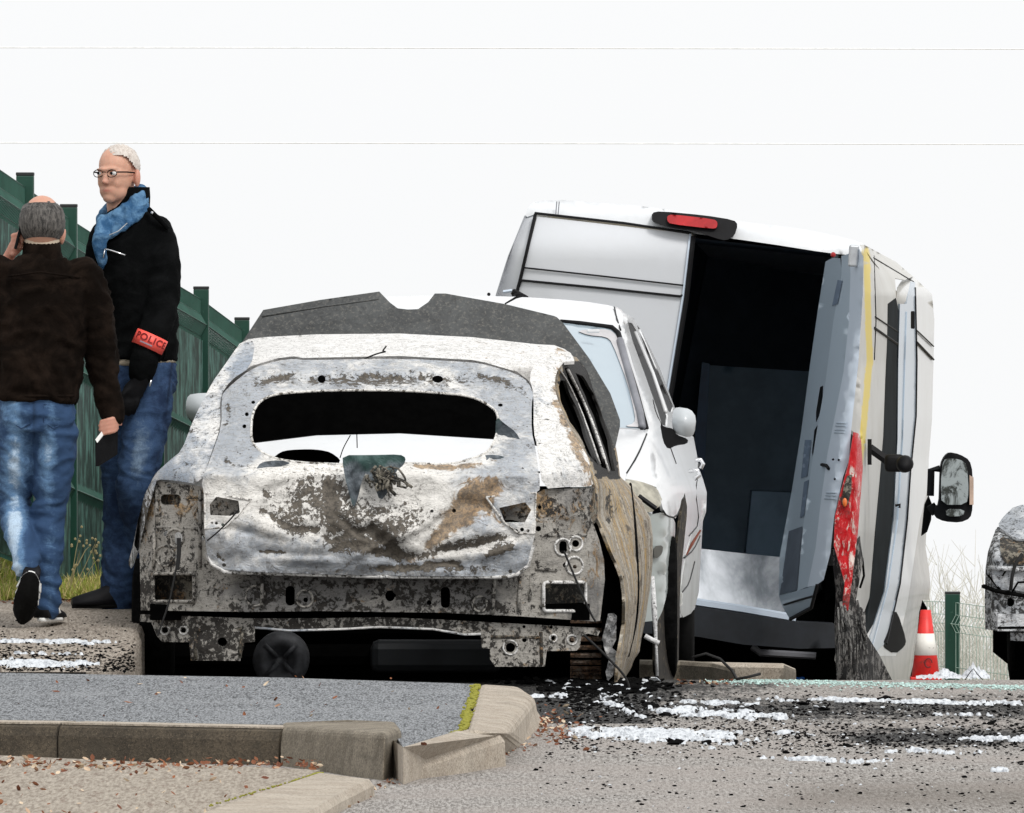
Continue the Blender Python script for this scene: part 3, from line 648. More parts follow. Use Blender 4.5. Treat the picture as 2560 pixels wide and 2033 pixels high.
def band(tA, tB, yA, yB):
    """window opening between two fractions of the side's length"""
    ys = [yA + (yB - yA) * i / 10 for i in range(11)]
    return [(sx0(y) + (sx1(y) - sx0(y)) * tA, y) for y in ys] + [(sx0(y) + (sx1(y) - sx0(y)) * tB, y) for y in reversed(ys)]
winA = [(1394, 966), (1404, 950), (1414, 952), (1440, 1020), (1468, 1090), (1490, 1150), (1496, 1164), (1476, 1140), (1448, 1095), (1424, 1055), (1402, 1000)]
winB = [(1412, 921), (1424, 918), (1450, 970), (1480, 1050), (1504, 1120), (1518, 1174), (1504, 1168), (1480, 1100), (1452, 1030), (1422, 950)]
winC = [(1440, 932), (1456, 940), (1486, 985), (1506, 1040), (1524, 1100), (1538, 1178), (1528, 1178), (1512, 1120), (1488, 1050), (1456, 975)]
panel('side_panel', SO, sided, M['ash_side'], car, [winA, winB, winC], step=7, off=(-.012, .004, 0),
      mask=lambda x, y: (1.0 if y < 1196 and (x - sx0(y)) / max(8, sx1(y) - sx0(y)) > .10 and (sx1(y) - x) > 3 and y > 905 else (.55 if math.hypot((x - 1521) / 9, (y - 1268) / 46) < 1 else 0), 0, 0), fn=lambda x, y, q: q + Vector((.008 * nz(x * .06, y * .006, 1), 0, 0)))
# seams down the doors
mb = MB()
for pts in ([(1576, 1210), (1590, 1330), (1596, 1480), (1590, 1560), (1570, 1640)], ):
    mb.tube([P(x, y, sided(x, y) - .01) for x, y in chk(pts, 2, False)], .006, 5)
mb.build('door_seam', M['char'], car)
mb = MB(); mb.tube([P(x, y, sided(x, y) - .02) for x, y in chk([(1420, 925), (1450, 985), (1482, 1060), (1506, 1130), (1520, 1178)], 1, False)], .007, 5); mb.build('window_pillar', M['ash'], car, True)
mb = MB(); mb.tube([P(x, y, sided(x, y) - .02) for x, y in chk([(1400, 925), (1420, 955), (1450, 1020), (1476, 1090), (1500, 1160)], 1, False)], .004, 5); mb.build('window_pillar', M['ash'], car, True)
# hidden left side and inner walls (dark) so the shell is closed
edge = [(598, 862), (529, 958), (483, 1050), (454, 1128), (421, 1154), (388, 1184), (362, 1236), (345, 1300), (335, 1363), (334, 1430), (352, 1560)]
rings = []
for s_ in range(9):
    f = s_ / 8; rings.append([P(x, y, bd(x, y) + .01) + Vector((.15 * f + .06 * math.sin(math.pi * f) * -1 + (.06 if y > 1400 else 0), 3.7 * f, 0)) for x, y in edge])
mb = MB(); mb.loft(rings, False, False); mb.build('side_panel', M['ash'], car, True, mask=[(-.1, 0, 0)] * len(mb.v))
mb = MB(); mb.box((-.42, 52.75, .02), (1.5, 2.8, .30)); mb.build('floor_pan', M['black'], car)
mb = MB(); mb.box((-.50, 52.8, .02), (1.74, 2.6, .34)); mb.build('underbody_block', M['black'], car)  # black block added to hide bright sky under the car
mb = MB(); mb.box((-.42, 54.05, .30), (1.5, .12, .5)); mb.build('firewall', M['black'], car)
# dark inside: seat frames, fallen headlining, dashboard beam
for x in (-.72, -.15):
    mb = MB(); mb.box((x, 51.8, .55), (.46, .10, .42), Matrix.Rotation(.2, 3, 'X'), .03); mb.build('seat_frame', M['black'], car)
mb = MB(); mb.box((-.42, 51.0, .5), (1.1, .10, .3), ch=.03); mb.build('bench_frame', M['black'], car)
mb = MB(); mb.box((-.40, 52.95, .60), (1.35, .35, .22), ch=.05); mb.build('dashboard', M['black'], car)
hd = [(700, 976, 51.0), (1200, 986, 51.0), (1200, 986, 52.4), (700, 986, 52.4)]
# objects seen over the parcel shelf
SH = [(676, 1150), (700, 1131), (722, 1126), (770, 1124), (800, 1126), (826, 1132), (850, 1150), (846, 1160), (800, 1158), (690, 1156)]
panel('headrest', chk(SH, 1), lambda x, y: 51.5, M['black'], car, step=14, off=(0, .12, 0))
LN = [(600, 935), (700, 915), (1380, 925), (1420, 1000), (1440, 1110), (1238, 1095), (1000, 1082), (791, 1086), (637, 1104), (590, 1060)]
CI = [(1386, 905), (1440, 900), (1490, 960), (1530, 1080), (1545, 1192), (1480, 1190), (1430, 1120), (1386, 1010)]
# bonnet standing up in front of the windscreen
BN = [(658, 775), (800, 750), (948, 729), (974, 756), (994, 771), (1020, 774), (1045, 773), (1071, 755), (1087, 734), (1114, 734), (1261, 760), (1385, 790), (1392, 793), (1408, 808), (1473, 896), (1526, 984), (1550, 1050), (1550, 1066), (1539, 1115), (1520, 1160), (1440, 1130), (1238, 1099), (1000, 1084), (791, 1089), (637, 1108), (560, 1120), (552, 985), (575, 900), (606, 855)]
bon = panel('bonnet', BN, lambda x, y: 53.35 + .5 * (1110 - y) / 380 + .10 * (abs(x - 1040) / 480) ** 2 + .01 * nz(x * .01, y * .02), M['bonnet_b'], car, step=12, off=(0, .025, 0))
panel('rear_window_dark', LN, lambda x, y: 53.30 + .5 * (1110 - y) / 380, M['black'], bon, step=30, off=(0, .02, 0))  # black sheet added for the dark seen through the rear window
panel('side_window_dark', CI, lambda x, y: sided(x, y) + .45, M['black'], car, step=16, off=(0, .02, 0))  # black sheet added so the side windows look dark inside
mb = MB(); mb.tube([P(x, y, 53.62 + .5 * (830 - y) / 380 - .004) for x, y in [(655, 792), (800, 768), (946, 748)]], .004, 5); mb.build('bonnet_crease', M['bonnet_b'], bon, True)
# rear frame panel, with lamp pockets and crash-box openings
def fd(x, y): return bd(x, max(y, 1192)) + .035 + .012 * nz(x * .02, y * .02, 3) + .02 * math.exp(-((y - 1470) / 40) ** 2) * sst(360, 300, abs(x - 925))
RP = [(392, 1202), (503, 1216), (520, 1236), (1345, 1232), (1358, 1224), (1486, 1219), (1474, 1262), (1476, 1290), (1498, 1350), (1510, 1400), (1512, 1450), (1504, 1520), (1500, 1552), (1486, 1554), (1300, 1541), (1100, 1532), (800, 1528), (620, 1530), (352, 1526), (349, 1376), (362, 1290)]
fp = panel('rear_panel', RP, fd, M['ash_low'], car, [rrect(383, 1434, 485, 1504, 8), rrect(1359, 1456, 1464, 1528, 8), rrect(540, 1300, 1312, 1405, 30), rrect(714, 1465, 737, 1514, 10), rrect(1102, 1468, 1125, 1520, 10),
     rrect(437, 1330, 458, 1362, 9), circ(416, 1335, 7), rrect(1398, 1353, 1417, 1384, 8), circ(1439, 1359, 9), circ(437, 1391, 6), circ(1414, 1413, 7), circ(1437, 1417, 5), circ(423, 1215, 6),
     circ(975, 1490, 12, 14), circ(764, 1500, 6), circ(1073, 1507, 6), circ(506, 1346, 6), circ(1349, 1268, 5), circ(1346, 1322, 7), rrect(402, 1236, 452, 1262, 10), circ(985, 1489, 5)], step=9, off=(0, .01, 0),
     mask=lambda x, y: (-.06 + .25 * sst(420, 330, x) * sst(1250, 1450, y) + .12 * sst(400, 250, abs(x - 925)) - .34 * sst(1340, 1400, x) * sst(1320, 1380, y) + .25 * nz(x * .02, y * .02), .12 + .4 * math.exp(-((y - 1260) / 40) ** 2) + .4 * nz(x * .015, y * .01, 6), .55 * sst(420, 260, abs(x - 925)) + .2 * sst(1340, 1400, x) + .3 * nz(x * .01, y * .02, 9)))
for x0, y0, x1, y1 in ((360, 1205, 503, 1316), (1352, 1216, 1500, 1310)):
    pk = panel('lamp_pocket', rrect(x0 + 30, y0 + 12, x1 - 6, y1, 14), lambda x, y: fd(x, y) + .06, M['recess'], fp, step=10, off=(0, .006, 0), mask=lambda x, y: (.0, .3, 0))
for q in (rrect(383, 1434, 485, 1504, 8), rrect(1359, 1456, 1464, 1528, 8)):
    lip('opening_rim', [(x, y) for x, y in q], -.012, .007, M['ash'] if q[0][0] > 900 else M['ash_low'], fp, fd)
panel('crash_box', rrect(376, 1428, 492, 1510, 6), lambda x, y: fd(x, y) + .16, M['recess'], car, step=12, mask=lambda x, y: (.1, .5 * sst(1440, 1500, y), 0))
panel('crash_box', rrect(1350, 1450, 1472, 1534, 6), lambda x, y: fd(x, y) + .16, M['recess'], car, step=12, mask=lambda x, y: (.2, .4 * sst(1440, 1520, y), 0))
# embossed rings and ribs
for cx_, cy_, r, pr_ in ((438, 1345, 21, fp), (1407, 1368, 20, fp), (1439, 1359, 17, fp), (1436, 1414, 21, fp), (762, 1497, 20, fp), (638, 1490, 24, fp), (1200, 1510, 18, fp), (412, 1390, 24, fp)):
    lip('pressed_ring', circ(cx_, cy_, r, r * 1.05, 18), -.004, .0045, M['ash_low'] if cx_ < 1300 else M['ash'], pr_, fd)
for pts in ([(1338, 1421), (1392, 1426)], [(392, 1317), (500, 1322)], [(1370, 1338), (1465, 1338)], [(655, 1436), (655, 1524)], [(1236, 1445), (1232, 1536)], [(1328, 1440), (1324, 1500)], [(1300, 1440), (1296, 1530)], [(386, 1320), (384, 1425)], [(392, 1318), (393, 1212)], [(500, 1225), (500, 1420)]):
    mb = MB(); mb.tube([P(x, y, fd(x, y) - .004) for x, y in pts], .007, 6); mb.build('pressed_rib', M['ash_low'], fp, True, mask=[(0, .1, .1)] * len(mb.v))
# lower cross member below a dark groove
def ld(x, y): return fd(x, 1500) + .045 + .01 * nz(x * .02, y * .03, 8)
LM = [(352, 1536), (620, 1546), (800, 1546), (950, 1543), (1100, 1549), (1300, 1560), (1490, 1570), (1500, 1579), (1495, 1590), (1470, 1584), (1454, 1590), (1450, 1618), (1441, 1627), (1367, 1628), (1362, 1667), (1238, 1667), (1225, 1648), (1225, 1622), (1205, 1620), (1202, 1586), (1163, 1588), (1081, 1575), (950, 1569), (856, 1573), (725, 1578), (637, 1570), (637, 1605), (611, 1607), (601, 1652), (477, 1652), (473, 1606), (405, 1605), (392, 1590), (378, 1556), (349, 1554)]
lm = panel('cross_member', LM, ld, M['ash_low'], car, [circ(413, 1576, 7), circ(459, 1576, 6), circ(1311, 1600, 6), circ(1383, 1596, 5), circ(1430, 1600, 7), circ(1276, 1619, 12), circ(556, 1605, 12, 11), circ(1378, 1568, 4), circ(1310, 1567, 4)], step=9, off=(0, .01, 0),
     mask=lambda x, y: (.12 - .15 * sst(1180, 1260, x) + (.1 if 470 < x < 640 and y > 1570 else 0), .15 + .3 * math.exp(-((x - 478) / 14) ** 2) * sst(1560, 1600, y), .0))
for cx_, cy_, r in ((413, 1576, 11), (459, 1576, 10), (1430, 1600, 12), (1383, 1596, 9), (1276, 1619, 18)): lip('pressed_ring', circ(cx_, cy_, r, r, 14), -.003, .0035, M['ash'], lm, ld)
for pts in ([(490, 1580), (490, 1648)], [(490, 1576), (606, 1572)], [(606, 1576), (600, 1644)], [(1228, 1592), (1350, 1594)], [(1352, 1580), (1354, 1662)]):
    mb = MB(); mb.tube([P(x, y, ld(x, y) - .004) for x, y in pts], .007, 6); mb.build('pressed_rib', M['recess'], lm, True, mask=[(.1, .3, 0)] * len(mb.v))
mb = MB(); mb.tube([P(x, y, ld(x, y) - .006) for x, y in [(637, 1569), (725, 1577), (856, 1573), (950, 1568), (1081, 1573), (1163, 1587), (1202, 1585)]], .005, 5); mb.build('lower_flange', M['ash'], lm, True, mask=[(-.1, 0, .3)] * len(mb.v))
mb = MB(); mb.box((P(925, 1530, 50.25).x, 50.3, P(925, 1530, 50.25).z), (1.66, .2, .06)); mb.build('bumper_beam', M['black'], car)
# underside, exhaust, axle, wheels
mb = MB(); mb.tube([P(420, 1640, 51), P(1480, 1640, 51)], .045, 8); mb.build('axle', M['black'], car)
for cx_, cy_, r, nm in ((702, 1651, .105, 'exhaust_can'),):
    c_ = P(cx_, cy_, 50.55); mb = MB()
    mb.lathe([(.0, 0), (.028, 0), (.030, -.012), (.052, -.012), (.056, -.02), (.088, -.02), (.094, -.008), (.105, -.006), (.108, .02), (.106, .30), (0, .30)], c_, 'Y', 36)
    for k in range(4):
        a = math.pi / 4 + k * math.pi / 2; mb.box(c_ + Vector((math.cos(a) * .05, -.018, math.sin(a) * .05)), (.07, .012, .016), Matrix.Rotation(-a, 3, 'Y'))
    mb.build(nm, basic('scorched_can', (.07, .073, .08), .6, .3, .3, 30), car, True)
mb = MB(); mb.box(P(1090, 1640, 50.9), (.5, .3, .12), ch=.03); mb.build('silencer', basic('dark_can', (.012, .014, .016), .6, .5), car)
M['belt'] = burnt('burnt_tyre_belt', light=(.42, .33, .26), cool=(.25, .2, .17), dark=(.02, .015, .01), rustc=(.3, .15, .07), rust0=.1)
wc = P(1474, 1640, 50.95); wc.z = .235
mb = MB(); mb.lathe([(.0, -.075), (.19, -.075), (.235, -.07), (.235, .07), (.19, .075), (0, .075)], wc, 'X', 40); wh = mb.build('wheel', M['char'], car, True)
for k in range(44):
    a = 2 * math.pi * k / 44; mb = MB() if k == 0 else mb
    mb.box(wc + Vector((0, math.cos(a) * .243, math.sin(a) * .243)), (.15, .014, .017), Matrix.Rotation(a, 3, 'X'), .003)
mb.build('steel_belt', M['belt'], wh, mask=[(0, .3, 0)] * len(mb.v))
wc = P(345, 1600, 50.9); wc.z = .22; mb = MB(); mb.lathe([(.0, -.08), (.18, -.08), (.25, -.07), (.25, .07), (.18, .08), (0, .08)], wc + Vector((.06, 0, 0)), 'X', 36); mb.build('wheel', M['char'], car, True)
for sx in (-1.06, .22):
    mb = MB(); mb.lathe([(.0, -.08), (.18, -.08), (.25, -.07), (.25, .07), (.18, .08), (0, .08)], (sx, 53.2, .2), 'X', 28); mb.build('wheel', M['char'], car, True)
# inner arch liner behind the gap
panel('arch_liner', [(1474, 1290), (1484, 1292), (1508, 1335), (1528, 1390), (1550, 1445), (1560, 1440), (1560, 1560), (1548, 1640), (1545, 1712), (1504, 1712), (1504, 1580), (1505, 1450), (1495, 1360)], lambda x, y: 50.62, M['black'], car, step=20, off=(0, .1, 0))
# melted light alloy hub remains in the wheel arch
HB = [(1520, 1535), (1534, 1533), (1542, 1540), (1540, 1600), (1530, 1620), (1544, 1632), (1540, 1660), (1532, 1690), (1518, 1706), (1514, 1680), (1522, 1650), (1512, 1625), (1504, 1600), (1512, 1572)]
M['melt'] = burnt('melted_alloy', light=(.8, .8, .8), cool=(.4, .42, .45), dark=(.05, .05, .05), soot0=-.02)
panel('melted_hub', HB, lambda x, y: 50.6 + .04 * nz(x * .1, y * .05), M['melt'], car, step=6, off=(0, .04, 0), mask=lambda x, y: (.05, -.3, .0))
# hanging cables and clips
M['cable'] = basic('burnt_cable', (.008, .008, .008), .8)
def cable(pts, Y, r, par, nm='cable'):
    mb = MB(); mb.tube([P(x, y, Y if not callable(Y) else Y(x, y)) for x, y in chk(pts, 2, False)], r, 6); return mb.build(nm, M['cable'], par, True)
cable([(447, 1352), (446, 1400), (438, 1432), (425, 1500), (408, 1550), (394, 1590)], 50.0, .0035, car)
cable([(447, 1345), (448, 1380), (443, 1425)], 50.0, .008, car)
cable([(1410, 1378), (1424, 1412), (1440, 1450), (1466, 1510), (1480, 1540), (1490, 1556)], 49.95, .004, car)
cable([(1460, 1588), (1500, 1625), (1540, 1665), (1562, 1690), (1572, 1712), (1573, 1728)], 49.9, .0045, car)
cable([(596, 1275), (575, 1300), (545, 1330), (518, 1352)], 49.9, .003, tg_)
cable([(870, 925), (905, 900), (940, 885), (968, 878), (955, 880), (966, 865)], lambda x, y: 50.72, .0035, car, 'wiper_remains')
cable([(850, 1145), (858, 1120), (876, 1088)], 51.2, .002, car); cable([(892, 1085), (893, 1120)], 51.2, .002, car)
cable([(1305, 1170), (1318, 1183), (1335, 1186), (1350, 1180)], 50.03, .004, tg_)
# torn soft remains: a burned sheet draped at the latch, glass-green scraps
b = NB('scorched_sheet'); n = b.noise(12, 6, .7, .5); n2 = b.noise(3.5, 3); c = b.mix(b.step(n, .35, .7), (.035, .045, .055), (.19, .22, .25)); c = b.mix(b.math('MULTIPLY', b.step(n2, .5, .62), .7), c, (.01, .075, .055)); b.bump(n, .6, .03); M['scrap'] = b.fin(c, .6)
def scrap(pts, Y, amp=.02, st=8, nm='burnt_sheet', m=None):
    return panel(nm, chk(pts, 1), lambda x, y: Y + amp * nz(x * .03, y * .03, 7) + amp * .6 * nz(x * .09, y * .02, 2), m or M['scrap'], tg_, step=st, off=(0, .004, 0))
scrap([(856, 1138), (930, 1138), (1000, 1136), (1015, 1145), (1010, 1162), (990, 1178), (985, 1200), (975, 1190), (962, 1172), (950, 1180), (966, 1210), (975, 1225), (950, 1255), (935, 1210), (915, 1180), (905, 1200), (895, 1245), (884, 1275), (866, 1210), (858, 1170)], 49.90)
scrap([(1240, 1040), (1262, 1060), (1290, 1080), (1306, 1110), (1314, 1135), (1308, 1146), (1285, 1130), (1270, 1150), (1220, 1145), (1216, 1135), (1238, 1100)], 50.20)
scrap([(652, 1155), (700, 1150), (730, 1158), (700, 1166), (690, 1180), (684, 1200), (650, 1208), (632, 1220), (636, 1180)], 50.01, .008)
scrap([(1130, 1162), (1155, 1150), (1195, 1140), (1240, 1136), (1280, 1148), (1270, 1156), (1200, 1152), (1160, 1164)], 50.07, .02, 6)
mb = MB(); rnd = random.Random(12)
for k in range(26):
    p0 = P(rnd.uniform(915, 985), rnd.uniform(1165, 1195), 49.86); pts = [p0 + Vector((rnd.gauss(0, .004), rnd.gauss(0, .01), 0))]
    for s_ in range(5): pts.append(pts[-1] + Vector((rnd.gauss(.006, .012), rnd.gauss(0, .006), -rnd.uniform(.0, .022))))
    mb.tube(pts, rnd.uniform(.003, .007), 5)
mb.build('latch_remains', M['recess'], tg_, True, mask=[(0, 0, 0)] * len(mb.v))
# ---------------------------------------------------------------- white car facing us, behind the burned one
def paint(name, col, rough=.28, dirt=.25, dirtc=(.25, .23, .19)):
    b = NB(name); n = b.noise(2.2, 6, .7, .3); f = b.noise(24, 6, .7)
    c = b.mix(b.math('MULTIPLY', b.step(n, .45, .68), dirt), col, dirtc); c = b.mix(b.math('MULTIPLY', b.step(f, .60, .70), dirt * .6), c, tuple(x * .5 for x in dirtc))
    b.b.inputs['Coat Weight'].default_value = .5; b.b.inputs['Coat Roughness'].default_value = .1
    return b.fin(c, rough, .0, .5)
M['white'] = paint('white_paint', (.70, .71, .72), .25, .10)
M['mirror_grey'] = paint('mirror_paint', (.50, .53, .55), .3, .1)
M['white_low'] = paint('white_paint_dusty', (.62, .64, .62), .35, .35)
M['greyp'] = paint('bumper_paint', (.38, .42, .41), .4, .25, (.3, .28, .22))
M['rubber'] = basic('rubber', (.008, .008, .008), .85, 0, .3, 30, spec=.15)
M['trim'] = basic('black_trim', (.006, .006, .007), .6, 0, .3, 30, spec=.2)
M['seal'] = basic('grey_seal', (.22, .225, .25), .5)
M['grey_edge'] = basic('glass_edge', (.52, .51, .52), .5)
b = NB('windscreen'); n = b.noise(1.6, 3); c = b.mix(n, (.30, .37, .43), (.44, .52, .57)); b.b.inputs['Coat Weight'].default_value = .8; M['screen'] = b.fin(c, .12, 0, .8)
M['sideglass'] = basic('side_glass', (.45, .44, .42), .15, 0, .2, 2)
M['chrome'] = basic('chrome', (.75, .76, .78), .15, .9)
WB = P(1100, 1690, 57); WB.z = road_z(57)
wc_ = empty('parked_car', WB, 'clean white car facing the camera, nose to nose behind the burned out hatchback', 'car')
ycen = tab([(700, 59.2), (742, 58.8), (770, 58.0), (805, 57.35), (819, 57.25), (1073, 56.4), (1090, 56.2), (1150, 55.7), (1205, 55.35), (1260, 55.25), (1500, 55.3), (1700, 55.35)])
xs_ = tab([(740, 1500), (795, 1566), (827, 1556), (1052, 1626), (1085, 1622), (1180, 1640), (1276, 1658), (1516, 1658), (1700, 1650)])
xe_ = tab([(740, 1560), (795, 1584), (836, 1609), (921, 1650), (1020, 1687), (1093, 1734), (1169, 1747), (1231, 1767), (1303, 1757), (1481, 1747), (1700, 1735)])
def wd(x, y):
    c = ycen(y) + .25 * (abs(x - 1100) / 520) ** 4
    s = xs_(y)
    if x > s: c += 3.6 * (min(1, (x - s) / max(20, xe_(y) - s))) ** 1.3
    return c
PX = lambda name, pts, m, par=wc_, holes=(), off=(0, .012, 0), st=16, d=wd, ch=1, dz=0, **k: panel(name, chk(pts, ch) if ch else pts, (lambda x, y: d(x, y) + dz), m, par, holes, step=st, off=off, **k)
SCR = [(1413, 806), (1535, 819), (1548, 832), (1617, 1073), (1552, 1069), (1400, 1066), (1100, 1062), (800, 1066), (600, 1072), (660, 840), (680, 822), (800, 808), (1100, 800)]
rf = PX('roof', [(620, 850), (640, 800), (690, 770), (900, 744), (1100, 738), (1300, 742), (1450, 752), (1539, 766), (1560, 780), (1556, 812), (1547, 828), (1535, 815), (1413, 802), (1100, 796), (800, 803), (670, 820)], M['white'], off=(0, .01, -.012))
PX('windscreen', SCR, M['screen'], dz=.012)
for pts, nm in (([(1401, 804), (1450, 808), (1530, 818), (1546, 832), (1560, 880), (1590, 975), (1616, 1072)], 'windscreen_seal'),):
    mb = MB(); mb.tube([P(x, y, wd(x, y) - .01) for x, y in pts], .011, 6); mb.build(nm, M['trim'], wc_, True)
PX('glass_border', [(1508, 822), (1532, 828), (1548, 850), (1606, 1068), (1560, 1066), (1586, 1058), (1588, 1040), (1570, 960), (1530, 855), (1515, 842), (1470, 838), (1440, 826)], M['grey_edge'], dz=.0, off=(0, .008, 0), st=10)
mb = MB(); mb.tube([P(x, y, wd(x, y) - .02) for x, y in [(1550, 850), (1572, 930), (1600, 1030), (1606, 1068)]], .016, 6); mb.build('windscreen_seal', M['seal'], wc_, True)
mb = MB(); mb.box(P(1483, 828, 57.15), (.055, .01, .014), ch=.004); mb.build('screen_sticker', M['white'], wc_)
PX('bonnet', [(600, 1074), (800, 1068), (1100, 1064), (1400, 1068), (1552, 1071), (1616, 1078), (1612, 1096), (1590, 1140), (1566, 1182), (1560, 1215), (1100, 1225), (640, 1215), (610, 1180), (585, 1100)], M['white'], dz=-.01)
# side shell with window slits
SW = [(1560, 782), (1584, 795), (1609, 836), (1650, 921), (1687, 1020), (1700, 1060), (1734, 1093), (1741, 1130), (1747, 1169), (1758, 1200), (1767, 1231), (1765, 1280), (1757, 1303), (1752, 1400), (1747, 1481), (1736, 1524), (1700, 1545), (1696, 1458), (1711, 1347), (1718, 1271), (1712, 1232), (1700, 1270), (1689, 1296), (1667, 1290), (1658, 1276), (1650, 1240), (1641, 1218), (1600, 1205), (1568, 1204), (1568, 1182), (1594, 1140), (1617, 1088), (1624, 1062), (1600, 970), (1570, 870), (1549, 828), (1557, 805)]
slit1 = [(1570, 806), (1580, 808), (1594, 832), (1640, 950), (1670, 1040), (1668, 1066), (1655, 1062), (1642, 1020), (1610, 930), (1576, 838)]
slit2 = [(1592, 812), (1600, 822), (1640, 916), (1684, 1018), (1680, 1030), (1672, 1030), (1650, 970), (1612, 868)]
PX('side_panel', SW, M['white'], holes=[slit1, slit2], off=(-.012, .004, 0), st=9, ch=0)
PX('side_window', [(1568, 804), (1586, 806), (1630, 890), (1688, 1022), (1672, 1070), (1650, 1064), (1600, 920)], M['trim'], dz=.22, off=(0, .01, 0), ch=0)
mb = MB(); mb.tube([P(x, y, wd(x, y) - .01) for x, y in [(1588, 832), (1632, 935), (1664, 1030)]], .010, 6); mb.build('window_frame', M['white'], wc_, True)
for pts in ([(1617, 1085), (1594, 1140), (1566, 1184)], [(1536, 768), (1540, 790), (1552, 826)], [(1632, 1000), (1640, 1035), (1660, 1075), (1690, 1160)], [(1658, 1276), (1667, 1290), (1689, 1295), (1704, 1262)], [(1748, 1160), (1738, 1230), (1748, 1310), (1722, 1340)]):
    mb = MB(); mb.tube([P(x, y, wd(x, y) - .006) for x, y in chk(pts, 1, False)], .0035, 5); mb.build('panel_gap', M['trim'], wc_)
LD = wd
PX('bumper', [(560, 1216), (1100, 1226), (1560, 1212), (1600, 1240), (1622, 1288), (1660, 1280), (1668, 1292), (1688, 1298), (1688, 1340), (1680, 1420), (1660, 1520), (1640, 1560), (1100, 1580), (580, 1560), (550, 1400)], M['greyp'], dz=.01, off=(0, .03, 0), st=18)
PX('headlight', [(1560, 1196), (1600, 1203), (1642, 1218), (1659, 1258), (1622, 1286), (1600, 1262), (1566, 1236)], basic('headlight_glass', (.40, .38, .31), .12, .1, .35, 22), dz=-.012, off=(0, .06, 0), st=8)
mb = MB(); mb.tube([P(x, y, 55.3) for x, y in ((1596, 1240), (1618, 1256), (1640, 1272))], .012, 6); mb.build('headlight_base', M['trim'], wc_)
PX('fog_lamp', [(1634, 1366), (1658, 1363), (1656, 1384), (1644, 1396), (1634, 1393)], basic('fog_glass', (.10, .10, .09), .3), dz=-.02, off=(0, .03, 0), st=8)
# wheels: two upright tyres seen in the arches
def tyre(c, R, wdt, par, nm='wheel', rot=None):
    mb = MB(); mb.lathe([(0, -wdt * .3), (R * .62, -wdt * .32), (R * .66, -wdt * .5), (R * .93, -wdt * .5), (R, -wdt * .36), (R, wdt * .36), (R * .93, wdt * .5), (R * .66, wdt * .5), (R * .62, wdt * .32), (0, wdt * .3)], c, 'X', 40, rot)
    t = mb.build(nm, M['rubber'], par, True)
    mb = MB(); mb.lathe([(0, -wdt * .33), (R * .1, -wdt * .40), (R * .58, -wdt * .34), (R * .62, -wdt * .42), (R * .64, wdt * .42), (0, wdt * .35)], c, 'X', 30, rot); mb.build('rim', M['chrome'], t, True); return t
M['mudtyre'] = basic('scorched_side', (.02, .016, .012), .9, 0, .6, 14, .4, 40, .4, (.10, .08, .05))
c = P(1668, 1560, 56.2); c.z = road_z(56.2) + .31; c.x = P(1662, 0, 56.2).x; mb = MB(); mb.lathe([(0, -.05), (.27, -.05), (.30, -.04), (.30, .04), (.27, .05), (0, .05)], c, 'X', 36); mb.build('wheel', M['char'], wc_, True)
c = P(1700, 1560, 59.4); c.z = road_z(59.4) + .31; c.x = P(1709, 0, 59.4).x; tyre(c, .31, .09, wc_)
for Y in (56.3, 59.0):
    c = P(560, 1560, Y); c.z = road_z(Y) + .31; tyre(c, .31, .2, wc_)
PX('arch_liner', [(1640, 1500), (1658, 1520), (1686, 1430), (1700, 1300), (1712, 1236), (1719, 1272), (1711, 1350), (1700, 1460), (1696, 1700), (1636, 1705)], M['mudtyre'], d=lambda x, y: 55.7 + (x - 1640) / 80 * .8, off=(-.01, .01, 0), st=10)
PX('lower_wing', [(1725, 1340), (1752, 1310), (1747, 1480), (1735, 1530), (1700, 1548), (1702, 1460)], M['white_low'], d=lambda x, y: wd(x, y) - .05, off=(-.01, .01, 0), st=10)
mb = MB(); mb.tube([P(x, y, 57.2) for x, y in ((1716, 1388), (1730, 1360), (1752, 1325))], [.003, .007, .004], 6); mb.build('side_repeater', basic('side_lamp', (.28, .09, .06), .4), wc_)
for pts in ([(1706, 1480), (1722, 1460), (1736, 1405)], [(1710, 1395), (1734, 1375), (1750, 1340)]):
    mb = MB(); mb.tube([P(x, y, wd(x, y) - .07) for x, y in chk(pts, 1, False)], .004, 5); mb.build('side_moulding', M['trim'], wc_)
mb = MB(); mb.box(P(1100, 1600, 57), (1.5, 3.0, .25)); mb.build('underbody', M['black'], wc_)
# strip of hanging molten plastic beside the wheel
mb = MB(); mb.tube([P(x, y, 55.2) for x, y in ((1631, 1440), (1636, 1530), (1640, 1600), (1643, 1690))], [.008, .012, .006, .007], 6); mb.tube([P(x, y, 55.2) for x, y in ((1612, 1590), (1630, 1600), (1648, 1608))], .012, 6)
mb.build('molten_drip', M['melt'], wc_, True, mask=[(-.1, -.3, 0)] * len(mb.v))
